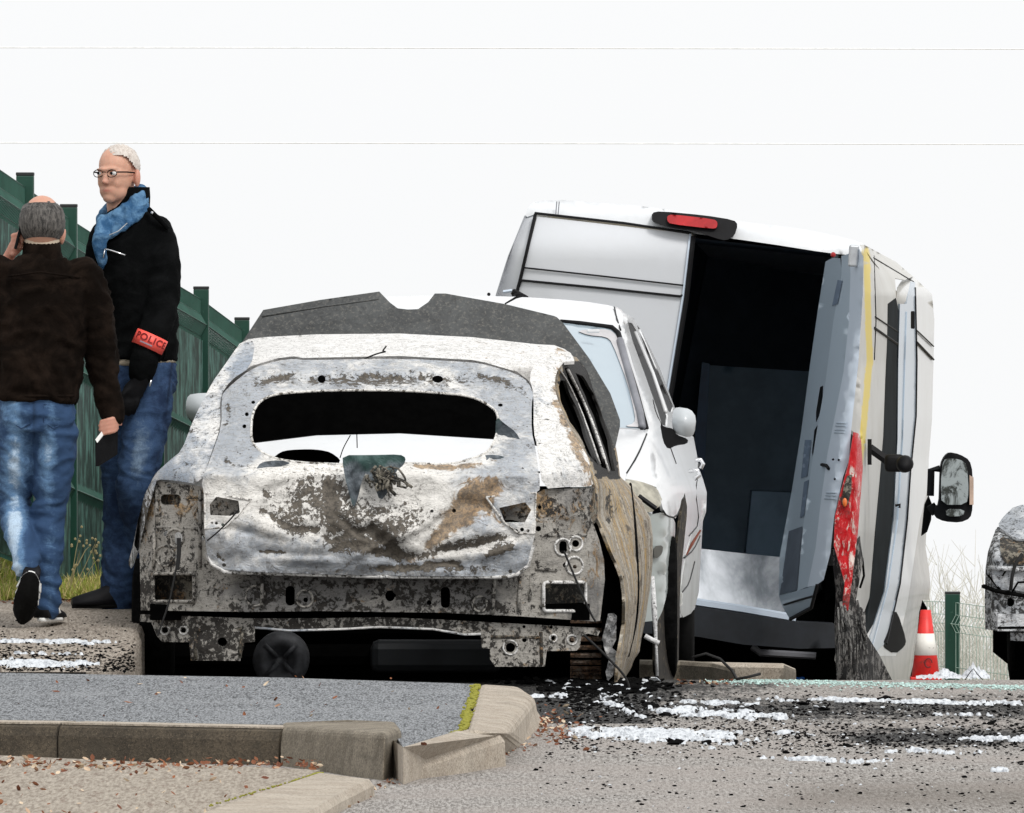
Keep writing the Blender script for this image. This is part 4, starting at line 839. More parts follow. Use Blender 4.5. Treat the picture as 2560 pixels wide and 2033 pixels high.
# mirrors
def blob(pts3, name, m, par, off, bev=.02):
    mb = MB(); mb.prism(pts3, off); o = mb.build(name, m, par, True); md = o.modifiers.new('b', 'BEVEL'); md.width = bev; md.segments = 3; realize(o, []); return o
mo = PX('mirror_housing', [(1682, 1028), (1692, 1018), (1727, 1023), (1741, 1044), (1736, 1086), (1722, 1094), (1691, 1086), (1680, 1070)], M['mirror_grey'], d=lambda x, y: 56.25 + .06 * (((x - 1711) / 30) ** 2 + ((y - 1056) / 38) ** 2), off=(0, .10, 0), st=7)
PX('mirror_base', [(1650, 1058), (1662, 1068), (1684, 1072), (1692, 1088), (1721, 1098), (1718, 1110), (1690, 1114), (1670, 1124), (1658, 1105)], M['trim'], d=lambda x, y: 56.3, off=(0, .08, 0), st=8)
PX('mirror_housing', [(466, 996), (478, 984), (560, 982), (560, 1060), (506, 1062), (478, 1054), (463, 1034)], M['mirror_grey'], d=lambda x, y: 56.25 + .05 * (((x - 511) / 50) ** 2 + ((y - 1020) / 38) ** 2), off=(0, .10, 0), st=7)
PX('mirror_base', [(468, 1040), (480, 1054), (520, 1062), (560, 1060), (540, 1076), (486, 1066)], M['trim'], d=lambda x, y: 56.3, off=(0, .08, 0), st=8)
for c_, pts in (((0,), ((1738, 1150), (1752, 1150), (1758, 1160), (1752, 1172))), ((1,), ((1722, 1178), (1745, 1176), (1748, 1190), (1735, 1198)))):
    mb = MB(); mb.tube([P(x, y, 57.6) for x, y in pts], .010, 6); mb.build('door_handle', M['chrome'], wc_, True)
mb = MB(); mb.tube([P(x, y, 58.2) for x, y in ((1262, 760), (1290, 744), (1312, 737), (1296, 734), (1280, 740))], [.004, .006, .012, .008, .004], 6); mb.build('aerial_base', M['trim'], wc_)
mb = MB(); mb.sphere(P(1222, 736, 58.6), .008, 8, 5); mb.build('aerial_tip', M['trim'], wc_)

# ---------------------------------------------------------------- grey panel van leaning to the right, rear doors to us
def vpaint(name, col, w_=.2, dc=(.34, .30, .22), rough=.35):
    return paint(name, col, rough, w_, dc)
M['v_rear'] = vpaint('van_silver_rear', (.62, .64, .67), .04, rough=.6)
M['v_roof'] = vpaint('van_silver_roof', (.66, .68, .70), .05)
M['v_side'] = vpaint('van_silver_side', (.58, .575, .55), .2)
M['v_low'] = vpaint('van_silver_low', (.34, .31, .26), .5, (.10, .09, .07), .5)
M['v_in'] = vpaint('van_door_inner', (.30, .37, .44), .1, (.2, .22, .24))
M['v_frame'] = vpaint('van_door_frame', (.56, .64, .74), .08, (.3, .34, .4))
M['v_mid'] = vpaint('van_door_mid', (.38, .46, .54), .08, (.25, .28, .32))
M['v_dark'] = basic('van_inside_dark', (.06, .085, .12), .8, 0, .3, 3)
VB = P(1750, 1700, 68.5); VB.z = road_z(68.5)
van = empty('panel_van', VB, 'silver grey panel van leaning right, one rear door and its side door open', 'van')
sx = tab([(600, 2160), (733, 2158), (907, 2146), (1080, 2152), (1190, 2150), (1330, 2146), (1420, 2136), (1530, 2140), (1700, 2200)])
ex = tab([(600, 2165), (691, 2283), (736, 2330), (846, 2336), (1051, 2330), (1149, 2322), (1214, 2321), (1369, 2312), (1458, 2326), (1507, 2317), (1705, 2280)])
def vr(x, y): return 67 - (x - 1730) / 496 * .09 + .12 * sst(640, 500, y) + .18 * (abs(x - 1700) / 470) ** 6
def vs_(x, y):
    a, b_ = sx(y), ex(y); return vr(a, y) + 5.0 * max(0, min(1.02, (x - a) / max(20, b_ - a)))
VX = lambda name, pts, m, d=vr, par=van, holes=(), off=(0, .02, 0), st=18, ch=0, dz=0, **k: panel(name, chk(pts, ch) if ch else pts, (lambda x, y: d(x, y) + dz), m, par, holes, step=st, off=off, **k)
# roof band above the doors
band_ = [(1311, 545), (1322, 515), (1338, 503), (1400, 500), (1404, 500), (1640, 518), (1860, 556), (1990, 570), (2081, 588), (2150, 604), (2160, 612), (2150, 640), (2077, 634), (1900, 606), (1727, 583), (1560, 558), (1343, 534)]
def vroof(x, y):
    top = tab([(1311, 503), (1640, 518), (1860, 556), (2160, 606)])(x); return vr(x, y) + .12 * sst(22, 0, y - top)
roof_ = VX('roof', band_, M['v_roof'], vroof, ch=1, st=10)
# roof skin and hidden left side so that the body is closed
def vec_back(q, d=5.0, dx=.48, dz=-.05): return q + Vector((dx, d, dz))
tp = [P(x, y, 67.45) for x, y in ((1318, 528), (1338, 512), (1400, 508), (1640, 526), (1860, 564), (2081, 597), (2155, 614))]
mb = MB(); mb.loft([tp, [p + Vector((.20, 2.4, -.18)) for p in tp], [p + Vector((.38, 4.3, -.34)) for p in tp]], False, False); mb.build('roof_skin', M['v_roof'], van, True)
lf = [P(x, y, 67.15) for x, y in ((1311, 540), (1270, 640), (1240, 735), (1200, 900), (1180, 1100), (1190, 1300), (1215, 1560))]
mb = MB(); mb.loft([lf, [p + Vector((.30, 2.5, -.05)) for p in lf], [p + Vector((.50, 5.2, -.12)) for p in lf]], False, False); mb.build('side_wall', M['v_rear'], van, True)
VX('corner_pillar', [(1311, 538), (1337, 536), (1302, 690), (1292, 733), (1282, 800), (1240, 1300), (1250, 1560), (1190, 1560), (1180, 1100), (1205, 880), (1240, 735)], M['v_rear'], dz=.01, st=16)
dl = VX('rear_door', [(1343, 541), (1560, 566), (1727, 584), (1722, 640), (1707, 742), (1690, 850), (1674, 950), (1645, 1130), (1620, 1400), (1600, 1500), (1260, 1490), (1250, 1300), (1285, 800), (1294, 733), (1302, 701)], M['v_rear'], dz=-.02, off=(0, .04, 0), st=20)
def vline(pts, r, name='panel_gap', m=None, par=van, d=vr, dz=-.03):
    pts = [(a[0] + (c[0] - a[0]) * k / 8, a[1] + (c[1] - a[1]) * k / 8) for a, c in zip(pts, pts[1:]) for k in range(8)] + [pts[-1]]
    mb = MB(); mb.tube([P(x, y, d(x, y) + dz) for x, y in pts], r, 5); return mb.build(name, m or M['trim'], par)
vline([(1338, 536), (1300, 700), (1292, 730), (1280, 735)], .009)
vline([(1337, 533), (1560, 558), (1727, 583)], .007)
vline([(1306, 669), (1500, 690), (1711, 714)], .0045, par=dl); vline([(1302, 701), (1500, 720), (1700, 741), (1708, 738)], .0065, par=dl)
vline([(1726, 586), (1708, 740), (1674, 950), (1640, 1150)], .007, 'door_seal', M['v_frame'], dl); vline([(1733, 592), (1716, 745), (1682, 955), (1648, 1155)], .013, 'door_seal', M['trim'], dl)
mb = MB(); mb.tube([P(x, y, 66.9) for x, y in ((1258, 730), (1280, 727))], .01, 6); mb.build('door_hinge', M['v_frame'], van); mb = MB(); mb.box(P(1300, 738, 66.85), (.09, .05, .03), Matrix.Rotation(.5, 3, 'Y'), .008); mb.build('door_hinge', M['trim'], van)
for x in (1392, 1398): vline([(x, 504), (x - 3, 537)], .003, 'panel_gap', M['seal'])
# high level brake lamp
bl_ = VX('brake_lamp', [(1630, 532), (1650, 528), (1760, 538), (1835, 550), (1845, 562), (1836, 590), (1815, 602), (1790, 596), (1740, 578), (1680, 570), (1650, 562), (1630, 553)], M['trim'], dz=-.10, off=(0, .1, 0), st=10, ch=1)
rl = basic('red_lens', (.42, .012, .015), .25, 0, .25, 12)
VX('lamp_lens', [(1668, 540), (1680, 536), (1785, 548), (1794, 556), (1792, 570), (1780, 572), (1676, 560), (1668, 552)], rl, dz=-.125, off=(0, .03, 0), st=8, par=bl_, ch=1)
# load space
def inq(pts, Y, name, m, **k): return VX(name, pts, m, lambda x, y: Y, **k)
io = [(1727, 586), (2080, 634), (2064, 654), (2040, 800), (2019, 1000), (1990, 1230), (1956, 1540), (1740, 1510), (1560, 1490), (1640, 1130), (1690, 850)]
def at_(q, Yb): return Vector((q.x, Yb, q.z))
f0 = [P(x, y, 67.05) for x, y in ((1640, 585), (2080, 634), (2040, 900), (1960, 1542), (1520, 1490), (1560, 1000))]
f1 = [p + Vector((.32, 3.3, -.06)) for p in f0]
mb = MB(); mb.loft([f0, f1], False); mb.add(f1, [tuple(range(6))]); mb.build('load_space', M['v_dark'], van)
bk = basic('bulkhead_blue', (.22, .34, .46), .5, 0, .3, 2); 
inq([(1768, 913), (2040, 930), (1996, 1400), (1744, 1400), (1744, 1134)], 69.9, 'bulkhead', bk)
inq([(1755, 905), (1775, 910), (1750, 1400), (1728, 1400), (1733, 1134)], 69.7, 'bulkhead_post', basic('post_blue', (.02, .10, .24), .4))
b = NB('brushed_plate'); n = b.noise(5, 5, .6, .4, b.mapping((1, 1, .4))); M['plate'] = b.fin(b.mix(b.step(n, .3, .7), (.16, .18, .20), (.55, .58, .62)), .38, .85)
pl_ = VX('tread_plate', [(1735, 1370), (1860, 1384), (1960, 1394), (1975, 1545), (1730, 1508)], M['plate'], lambda x, y: 67.75 + (1540 - y) * .0011, st=12)
VX('wheel_box', [(1880, 1228), (1990, 1232), (1965, 1396), (1864, 1384)], bk, lambda x, y: 69.0, off=(0, .4, 0))
vline([(1735, 1505), (1850, 1522), (1990, 1546)], .022, 'door_sill', M['v_frame'], dz=-.02)
VX('rear_bumper', [(1560, 1496), (1745, 1517), (2000, 1556), (2085, 1560), (2092, 1620), (2000, 1622), (1860, 1612), (1745, 1592), (1560, 1580)], basic('bumper_plastic', (.010, .013, .018), .7, 0, .4, 8), dz=-.08, off=(0, .3, 0), st=16)
inq([(1560, 1570), (1990, 1545), (2110, 1480), (2120, 1705), (1540, 1705)], 67.5, 'underbody', M['black'], off=(0, 2.5, 0))
mb = MB(); mb.tube([P(x, y, 67.4) for x, y in ((1880, 1616), (1900, 1632), (2040, 1640))], .018, 6); mb.build('exhaust_pipe', M['seal'], van)
# open rear door, folded back and seen on edge
A_ = [(2064, 654), (2082, 645), (2101, 646), (2104, 683), (2083, 805), (2064, 952), (2040, 1091), (2019, 1230), (2008, 1316), (1992, 1476), (1947, 1490), (1949, 1392), (1979, 1230), (2003, 1080), (2024, 920), (2044, 780)]
def dd(x, y): 
    xa = tab([(650, 2064), (920, 2024), (1230, 1979), (1490, 1947), (1550, 1956)])(y); return 66.75 - .75 * max(0, min(1, (x - xa) / 110))
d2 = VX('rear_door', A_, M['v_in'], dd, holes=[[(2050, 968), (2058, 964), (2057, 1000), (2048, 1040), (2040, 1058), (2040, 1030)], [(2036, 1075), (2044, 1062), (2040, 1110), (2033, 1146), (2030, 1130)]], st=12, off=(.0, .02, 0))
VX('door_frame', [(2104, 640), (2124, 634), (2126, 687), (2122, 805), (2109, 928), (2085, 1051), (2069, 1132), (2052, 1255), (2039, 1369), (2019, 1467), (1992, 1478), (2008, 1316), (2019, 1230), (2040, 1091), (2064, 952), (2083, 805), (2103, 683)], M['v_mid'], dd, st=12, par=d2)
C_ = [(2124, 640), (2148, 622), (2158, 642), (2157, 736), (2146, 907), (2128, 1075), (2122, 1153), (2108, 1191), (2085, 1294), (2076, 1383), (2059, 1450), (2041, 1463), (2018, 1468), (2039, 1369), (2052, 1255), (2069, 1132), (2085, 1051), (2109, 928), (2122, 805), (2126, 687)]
d3 = VX('door_edge', C_, M['v_frame'], dd, st=12, par=d2, holes=[circ(2083, 1149, 3), circ(2097, 1150, 3), circ(2087, 1198, 3)])
for yy in (1058, 1065, 1075, 1082, 1232, 1239, 1247):
    xm = tab([(1050, 2106), (1090, 2098), (1230, 2080), (1250, 2074)])(yy); vline([(xm - 14, yy), (xm + 12, yy + 1)], .003, 'pressed_rib', M['v_mid'], d3, dd, -.006)
VX('door_trim', [(1972, 1328), (2006, 1316), (1992, 1474), (1949, 1488)], basic('door_card', (.07, .09, .12), .6), dd, dz=-.012, off=(0, .01, 0), par=d2)
for a in ([(2094, 700), (2106, 702), (2094, 760), (2080, 765)], [(2012, 1100), (2028, 1100), (2018, 1190), (2002, 1196)], [(2010, 1205), (2022, 1200), (2010, 1290), (2000, 1294)]):
    VX('door_vent', a, basic('vent_blue', (.10, .14, .20), .5), dd, dz=-.012, off=(0, .01, 0), st=8, par=d2)
cap_ = VX('door_foot', [(1947, 1490), (1992, 1478), (2041, 1463), (2027, 1521), (1974, 1547), (1956, 1516)], M['v_in'], dd, dz=-.01, off=(0, .05, 0), par=d2)
vline([(2043, 1462), (2028, 1520), (1976, 1548)], .010, 'rubber_edge', M['trim'], d2, dd, -.02); vline([(1960, 1512), (1998, 1500), (2034, 1490)], .006, 'rubber_edge', M['trim'], d2, dd, -.02)
vline([(2054, 1162), (2066, 1164), (2072, 1172)], .009, 'door_latch', M['trim'], d2, dd, -.02)
mb = MB(); mb.box(P(2134, 640, 66.2), (.05, .03, .11), Matrix.Rotation(.06, 3, 'Y'), .01); mb.build('door_hinge', basic('hinge_steel', (.5, .52, .54), .4, .5), d2)
mb = MB(); mb.sphere(P(2083, 637, 66.1), .014, 8, 5); mb.build('corner_lamp', rl, van)
# van side wall with sliding door opening
SV = [(2160, 612), (2240, 655), (2283, 692), (2262, 700), (2238, 696), (2240, 740), (2250, 790), (2248, 840), (2244, 960), (2236, 1080), (2230, 1160), (2225, 1300), (2200, 1420), (2150, 1560), (2162, 1640), (2200, 1700), (2120, 1700), (2096, 1650), (2110, 1560), (2120, 1500), (2134, 1420), (2146, 1330), (2157, 1169), (2152, 1102), (2134, 1080), (2128, 1075), (2146, 907), (2157, 736)]
b = NB('van_side_scorched'); n = b.noise(2.2, 6, .7, .3); c = b.mix(b.math('MULTIPLY', b.step(n, .4, .7), .35), (.56, .555, .53), (.36, .34, .29)); c = b.mix(b.math('MULTIPLY', b.step(b.math('ADD', b.maskc(1), b.math('MULTIPLY', b.math('SUBTRACT', b.noise(9, 4), .5), .5)), .4, .8), .9), c, (.72, .55, .06))
c = b.mix(b.step(b.math('ADD', b.maskc(0), b.math('MULTIPLY', b.math('SUBTRACT', b.noise(8, 6), .5), .6)), .45, .75), c, (.02, .02, .018)); M['v_sc'] = b.fin(c, .5)
def vmask(x, y):
    yc = tab([(610, 2166), (700, 2168), (900, 2174), (1080, 2158), (1200, 2154)])(y)
    return (sst(1520, 1640, y) * .5, 1.15 * math.exp(-((x - yc) / 8) ** 2) * sst(1240, 1050, y) * sst(600, 640, y) * 1.3, 0)
vsd = VX('side_wall', SV, M['v_sc'], vs_, st=8, off=(-.02, .01, 0), mask=vmask)
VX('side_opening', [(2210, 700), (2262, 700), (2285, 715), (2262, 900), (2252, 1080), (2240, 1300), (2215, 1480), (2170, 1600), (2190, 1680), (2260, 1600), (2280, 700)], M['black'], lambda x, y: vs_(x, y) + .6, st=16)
refl_band = [(2220, 760), (2240, 745), (2250, 790), (2254, 840), (2250, 960), (2244, 1080), (2238, 1200), (2230, 1330), (2214, 1480), (2196, 1592), (2178, 1650), (2160, 1610), (2176, 1480), (2188, 1330), (2200, 1200), (2209, 1091), (2214, 952), (2219, 846)]
VX('painted_dark_reflection', refl_band, basic('reflection_gap_black', (.012, .016, .018), .85, 0, .4, 3, spec=.1), vs_, dz=-.03, st=10, off=(-.01, .01, 0))  # dark reflection and door gap painted as a matte black sheet
vline([(2184, 645), (2284, 705)], .004, d=vs_); vline([(2188, 792), (2248, 832)], .004, d=vs_); vline([(2186, 820), (2246, 862)], .007, d=vs_); vline([(2185, 640), (2190, 800), (2186, 900)], .003, d=vs_)
sd = VX('sliding_door', [(2266, 720), (2276, 704), (2284, 692), (2330, 736), (2336, 800), (2334, 899), (2330, 1051), (2322, 1149), (2321, 1214), (2300, 1300), (2270, 1500), (2240, 1640), (2180, 1640), (2166, 1590), (2232, 1480), (2240, 1300), (2252, 1080), (2262, 900)], M['v_side'], lambda x, y: vs_(x, y) - .05, st=12, off=(-.05, .02, 0))
VX('door_edge', [(2250, 760), (2266, 760), (2278, 704), (2288, 706), (2288, 740), (2292, 900), (2290, 1040), (2276, 1180), (2270, 1300), (2252, 1460), (2222, 1600), (2180, 1640), (2176, 1590), (2212, 1480), (2234, 1300), (2244, 1100), (2246, 900)], M['v_in'], lambda x, y: vs_(x, y) - .12, st=12, off=(-.01, .02, 0), par=sd)
vline([(2266, 780), (2262, 900), (2256, 1100), (2244, 1300), (2220, 1470), (2180, 1620)], .004, 'edge_fold', M['v_mid'], sd, vs_, -.15)
vline([(2288, 720), (2292, 900), (2290, 1040), (2276, 1180), (2268, 1300), (2250, 1460), (2216, 1610)], .005, 'rubber_edge', M['trim'], sd, vs_, -.16)
vline([(2292, 826), (2334, 866)], .004, 'panel_gap', M['trim'], sd, vs_, -.14); vline([(2293, 856), (2334, 899)], .006, 'panel_gap', M['trim'], sd, vs_, -.14)
# slide rail and roller arm
rr = MB(); rr.tube([P(x, y, 67.6) for x, y in ((2174, 1120), (2230, 1160), (2262, 1172))], .026, 6); rr.build('slide_rail', M['trim'], van)
rr = MB(); rr.box(P(2174, 1130, 67.4), (.02, .04, .13)); rr.build('rail_bracket', M['trim'], van)
mb = MB(); mb.box(P(2236, 1158, 67.3), (.10, .06, .09), ch=.02); mb.lathe([(0, -.03), (.035, -.03), (.045, 0), (.035, .03), (0, .03)], P(2262, 1160, 67.2), 'Y', 16); mb.build('roller_arm', M['trim'], van, True)
mb = MB(); mb.box(P(2282, 800, 67.6), (.02, .04, .09), ch=.005); mb.build('door_latch', M['trim'], sd)
mb = MB(); mb.tube([P(x, y, 67.5) for x, y in ((2238, 1264), (2250, 1262), (2248, 1270))], .008, 6); mb.build('door_latch', M['trim'], sd)
# nose of the van: cab door, wing and mirror
VX('cab_wing', [(2262, 1330), (2300, 1210), (2321, 1214), (2314, 1369), (2322, 1420), (2326, 1458), (2322, 1500), (2306, 1500), (2298, 1530), (2288, 1640), (2272, 1706), (2200, 1700), (2182, 1640), (2240, 1600), (2250, 1450)], M['v_low'], lambda x, y: vs_(x, y) - .02, st=12, off=(-.02, .02, 0))
VX('wheel_hollow', [(2298, 1530), (2306, 1500), (2318, 1520), (2316, 1560), (2298, 1650), (2276, 1706), (2272, 1690), (2288, 1640)], M['black'], lambda x, y: vs_(x, y) - .0, st=10)
VX('step_recess', [(2232, 1530), (2244, 1530), (2266, 1600), (2262, 1616), (2238, 1636), (2206, 1614), (2224, 1570)], M['rubber'], lambda x, y: vs_(x, y) - .14, st=10, off=(-.01, .01, 0), ch=1)
VX('mirror_foot', [(2304, 1340), (2312, 1262), (2322, 1240), (2330, 1260), (2328, 1300), (2318, 1330)], M['rubber'], lambda x, y: 70.6, off=(0, .1, 0), st=8)
mi = VX('door_mirror', [(2362, 1140), (2374, 1131), (2400, 1136), (2424, 1150), (2432, 1180), (2432, 1270), (2426, 1296), (2400, 1307), (2360, 1304), (2338, 1294), (2336, 1268), (2348, 1262), (2350, 1200), (2352, 1160)], M['trim'], lambda x, y: 70.4 + .02 * abs(x - 2390) / 40, off=(0, .16, 0), st=9, ch=1)
b = NB('mirror_image'); n = b.noise(9, 7, .75, 1.4, b.mapping((1, 1, .6))); M['mglass'] = b.fin(b.mix(b.step(n, .42, .55), (.03, .035, .03), (.38, .42, .42)), .3)
VX('mirror_glass', [(2364, 1146), (2400, 1148), (2418, 1162), (2422, 1230), (2416, 1262), (2354, 1262), (2352, 1210), (2356, 1160)], M['mglass'], lambda x, y: 70.37, off=(0, .01, 0), st=9, par=mi, ch=1)
VX('mirror_glass', [(2364, 1272), (2412, 1274), (2408, 1290), (2366, 1292)], M['mglass'], lambda x, y: 70.37, off=(0, .01, 0), st=9, par=mi, ch=1)
VX('indicator', [(2424, 1188), (2434, 1194), (2434, 1262), (2424, 1262)], basic('clear_amber', (.62, .45, .35), .3), lambda x, y: 70.38, off=(0, .05, 0), st=8, par=mi)
mb = MB(); mb.tube([P(x, y, 70.5) for x, y in ((2350, 1172), (2328, 1176), (2326, 1240))], .022, 6); mb.tube([P(x, y, 70.5) for x, y in ((2326, 1262), (2340, 1284))], .024, 6); mb.build('mirror_arm', M['trim'], van)
# melted rear lamp
b = NB('melted_red'); n = b.noise(22, 6, .75, 1.2, b.mapping((1.4, 1.4, .5))); n2 = b.noise(7, 4, .6, .5); c = b.mix(b.step(n, .52, .62), (.62, .002, .008), (.80, .66, .60)); c = b.mix(b.math('MULTIPLY', b.step(n2, .56, .66), b.maskc(0)), c, (.09, .06, .05)); b.bump(n, .8, .03); M['mred'] = b.fin(c, .3)
TLm = [(2134, 1080), (2146, 1084), (2153, 1102), (2157, 1169), (2152, 1236), (2145, 1329), (2134, 1418), (2121, 1525), (2104, 1534), (2112, 1458), (2085, 1365), (2087, 1294), (2099, 1240), (2121, 1160)]
def tld(x, y): return 65.93 + .02 * nz(x * .08, y * .03) + .15 * sst(2135, 2160, x)
VX('tail_lamp', TLm, M['mred'], tld, st=6, off=(0, .06, 0), mask=lambda x, y: (sst(1190, 1240, y) * sst(2140, 2110, x), 0, 0), fn=lambda x, y, q: q)
VX('lamp_socket', [(2118, 1190), (2130, 1186), (2128, 1230), (2120, 1262), (2104, 1262), (2108, 1224)], M['recess'], lambda x, y: tld(x, y) - .012, st=6, off=(0, .01, 0), mask=lambda x, y: (.1, .2, 0))
mb = MB(); mb.sphere(P(2112, 1256, 65.9), (.012, .01, .022), 8, 6); mb.build('bulb_holder', basic('orange_bulb', (.7, .16, .03), .4), van)
# scorched lower corner with hanging molten plastic
M['drip'] = burnt('molten_bumper', light=(.20, .195, .185), cool=(.09, .09, .10), dark=(.008, .008, .008), rustc=(.16, .12, .09), soot0=.08, stretch=(1.2, 1, .45))
rnd = random.Random(21)
VX('scorched_corner', [(2078, 1372), (2112, 1380), (2150, 1340), (2158, 1400), (2140, 1500), (2150, 1560), (2200, 1640), (2230, 1700), (2092, 1702), (2086, 1560), (2090, 1480)], M['drip'], lambda x, y: 66.05 + .5 * sst(2140, 2220, x) + .05 * nz(x * .08, y * .01), st=7, off=(0, .03, 0), mask=lambda x, y: (.1 + .3 * nz(x * .05, y * .01), 0, 0))
dm = MB()
for k in range(34):
    x0 = rnd.uniform(2096, 2160); y0 = rnd.uniform(1500, 1560); ln = rnd.uniform(60, 160); dx = rnd.uniform(-6, 22)
    pts = [P(x0 + dx * t ** 1.5 + rnd.uniform(-1.5, 1.5), min(1702, y0 + ln * t), 65.95 - .08 * t) for t in (0, .25, .5, .75, 1)]
    dm.tube(pts, [.006, .008, .006, .005, .004], 5)
dm.build('molten_drip', M['drip'], van, True, mask=[(.0, 0, 0)] * len(dm.v))
vline([(2078, 1372), (2120, 1384), (2156, 1396), (2160, 1440), (2150, 1470)], .006, 'charred_edge', M['char'], dz=-.9)
c = P(2190, 1600, 67.9); c.z = road_z(67.9) + .3; c.x = P(2160, 0, 67.9).x - .12; mb = MB(); mb.lathe([(0, -.09), (.22, -.09), (.29, -.08), (.29, .08), (0, .09)], c, 'X', 30); mb.build('wheel', M['char'], van, True)
c2 = P(1330, 1600, 67.9); c2.z = road_z(67.9) + .34; tyre(c2, .34, .2, van)
c2 = P(2270, 0, 71.2); c2.z = road_z(71.2) + .34; c2.x -= .14; tyre(c2, .34, .2, van)
c2 = P(1440, 0, 71.2); c2.z = road_z(71.2) + .34; tyre(c2, .34, .2, van)

# ---------------------------------------------------------------- second burned wreck at the right edge
wb = P(2640, 1700, 68); wb.z = road_z(68)
wk = empty('burnt_wreck', wb, 'grey burned out car wreck cut off by the right edge of the picture', 'car')
M['wk'] = burnt('wreck_metal', light=(.66, .68, .70), cool=(.38, .41, .45), dark=(.03, .03, .03), soot0=.03, rust0=-.05, cool0=.05)
def kd(x, y): return 67.2 + .5 * sst(1400, 1262, y) + .12 * sst(2490, 2462, x) + .015 * nz(x * .03, y * .03)
VK = lambda name, pts, m=None, par=wk, holes=(), dz=0, off=(0, .012, 0), st=8, msk=(0, 0, 0), ch=0: panel(name, chk(pts, ch) if ch else pts, lambda x, y: kd(x, y) + dz, m or M['wk'], par, holes, step=st, off=off, mask=lambda x, y: msk)
VK('bonnet', [(2493, 1315), (2510, 1290), (2538, 1264), (2600, 1258), (2780, 1256), (2830, 1270), (2860, 1320), (2800, 1352), (2560, 1350), (2540, 1348), (2515, 1330)], dz=-.05, msk=(-.1, -.2, .3), ch=1)
VK('front_panel', [(2490, 1322), (2512, 1334), (2540, 1352), (2800, 1356), (2866, 1330), (2880, 1420), (2884, 1560), (2880, 1576), (2494, 1578), (2463, 1573), (2462, 1500), (2464, 1420), (2470, 1380), (2480, 1350)], holes=[circ(2497, 1328, 2.5), circ(2479, 1434, 4), circ(2497, 1518, 7, 9), circ(2473, 1511, 2.5), circ(2476, 1524, 2.5), [(2462, 1562), (2468, 1562), (2468, 1574), (2462, 1574)], circ(2526, 1506, 10, 11)], msk=(.12, .1, .1))
VK('lamp_pocket', [(2500, 1338), (2540, 1356), (2640, 1358), (2640, 1404), (2556, 1412), (2514, 1412), (2500, 1380)], M['recess'], dz=-.012, off=(0, .008, 0), msk=(.1, .25, 0), ch=1)
VK('inner_panel', [(2478, 1420), (2520, 1416), (2700, 1414), (2700, 1470), (2560, 1480), (2530, 1474), (2500, 1478), (2482, 1450)], dz=-.03, msk=(-.12, -.2, .25))
def kline(pts, r, nm, m, dz=-.05): mb = MB(); mb.tube([P(x, y, kd(x, y) + dz) for x, y in pts], r, 5); return mb.build(nm, m, wk, True, mask=[(0, 0, 0)] * len(mb.v))
kline([(2474, 1420), (2500, 1422), (2540, 1424), (2640, 1422)], .014, 'cross_rail', M['wk']); kline([(2470, 1438), (2504, 1478), (2530, 1482)], .006, 'pressed_rib', M['char']); kline([(2506, 1440), (2520, 1418)], .005, 'pressed_rib', M['char']); kline([(2530, 1480), (2545, 1456), (2580, 1454)], .006, 'pressed_rib', M['char'])
kline([(2556, 1384), (2538, 1410), (2530, 1440), (2526, 1476)], .010, 'cable', M['cable'], -.08); kline([(2458, 1466), (2490, 1478), (2560, 1490), (2640, 1492)], .012, 'cross_rail', M['char'])
VK('bumper_beam', [(2494, 1536), (2700, 1534), (2880, 1540), (2880, 1580), (2494, 1578)], dz=-.09, off=(0, .06, 0), msk=(-.05, .25, 0)); kline([(2494, 1570), (2700, 1568)], .007, 'beam_fold', M['char'], -.11)
VK('bracket', [(2526, 1582), (2600, 1582), (2600, 1604), (2526, 1602)], dz=-.02, msk=(0, 0, .2))
for cx_ in (2560, 2830):
    c = P(cx_, 0, 67.9); c.z = road_z(67.9) + .27; c.x += .02; mb = MB(); mb.lathe([(0, -.1), (.22, -.1), (.28, -.09), (.28, .09), (0, .1)], c, 'X', 30); mb.build('wheel', M['char'], wk, True)
mb = MB(); mb.box(P(2690, 1600, 69.2), (.75, 3.2, .22)); mb.build('underbody', M['black'], wk)
e2 = [(2493, 1318), (2472, 1380), (2462, 1500), (2463, 1575)]; mb = MB(); r0 = [P(x, y, kd(x, y)) for x, y in e2]; r1 = [P(5350 - x, y, kd(x, y)) for x, y in e2]
mb.loft([r0, [p + Vector((.25, 2, 0)) for p in r0], [p + Vector((.4, 3.8, -.05)) for p in r0], [p + Vector((.4, 3.8, -.05)) for p in r1], [p + Vector((.25, 2, 0)) for p in r1], r1], False, False); mb.build('side_panel', M['wk'], wk, True, mask=[(0, 0, 0)] * len(mb.v))

# ---------------------------------------------------------------- traffic cone
M['cone_r'] = basic('cone_red', (.72, .025, .02), .45, 0, .25, 9, dirt=.15); M['cone_w'] = basic('cone_white', (.80, .78, .72), .5, 0, .08, 9, dirt=.1)
cb = P(2314, 1702, 66); cone = empty('traffic_cone', cb, 'red and white traffic cone standing beside the van wheel', 'traffic cone')
pr_ = tab([(0, .062), (1, .022)])
H = P(0, 1525, 66).z - cb.z
def rad(t): return .073 + (.026 - .073) * t
def cseg(a, b_, m, nm, e=0):
    mb = MB(); mb.lathe([(rad(a) + e - .004, a * H), (rad(a) + e, a * H + .001), (rad(b_) + e, b_ * H - .001), (rad(b_) + e - .004, b_ * H)], cb + Vector((0, 0, .0)), 'Z', 32); return mb.build(nm, m, cone, True)
cseg(0.02, 1.0, M['cone_r'], 'cone_body'); cseg(.36, .67, M['cone_w'], 'reflective_band', .0015)
mb = MB(); mb.box(cb + Vector((0, 0, .012)), (.155, .155, .016), ch=.006); mb.build('cone_base', M['cone_r'], cone)
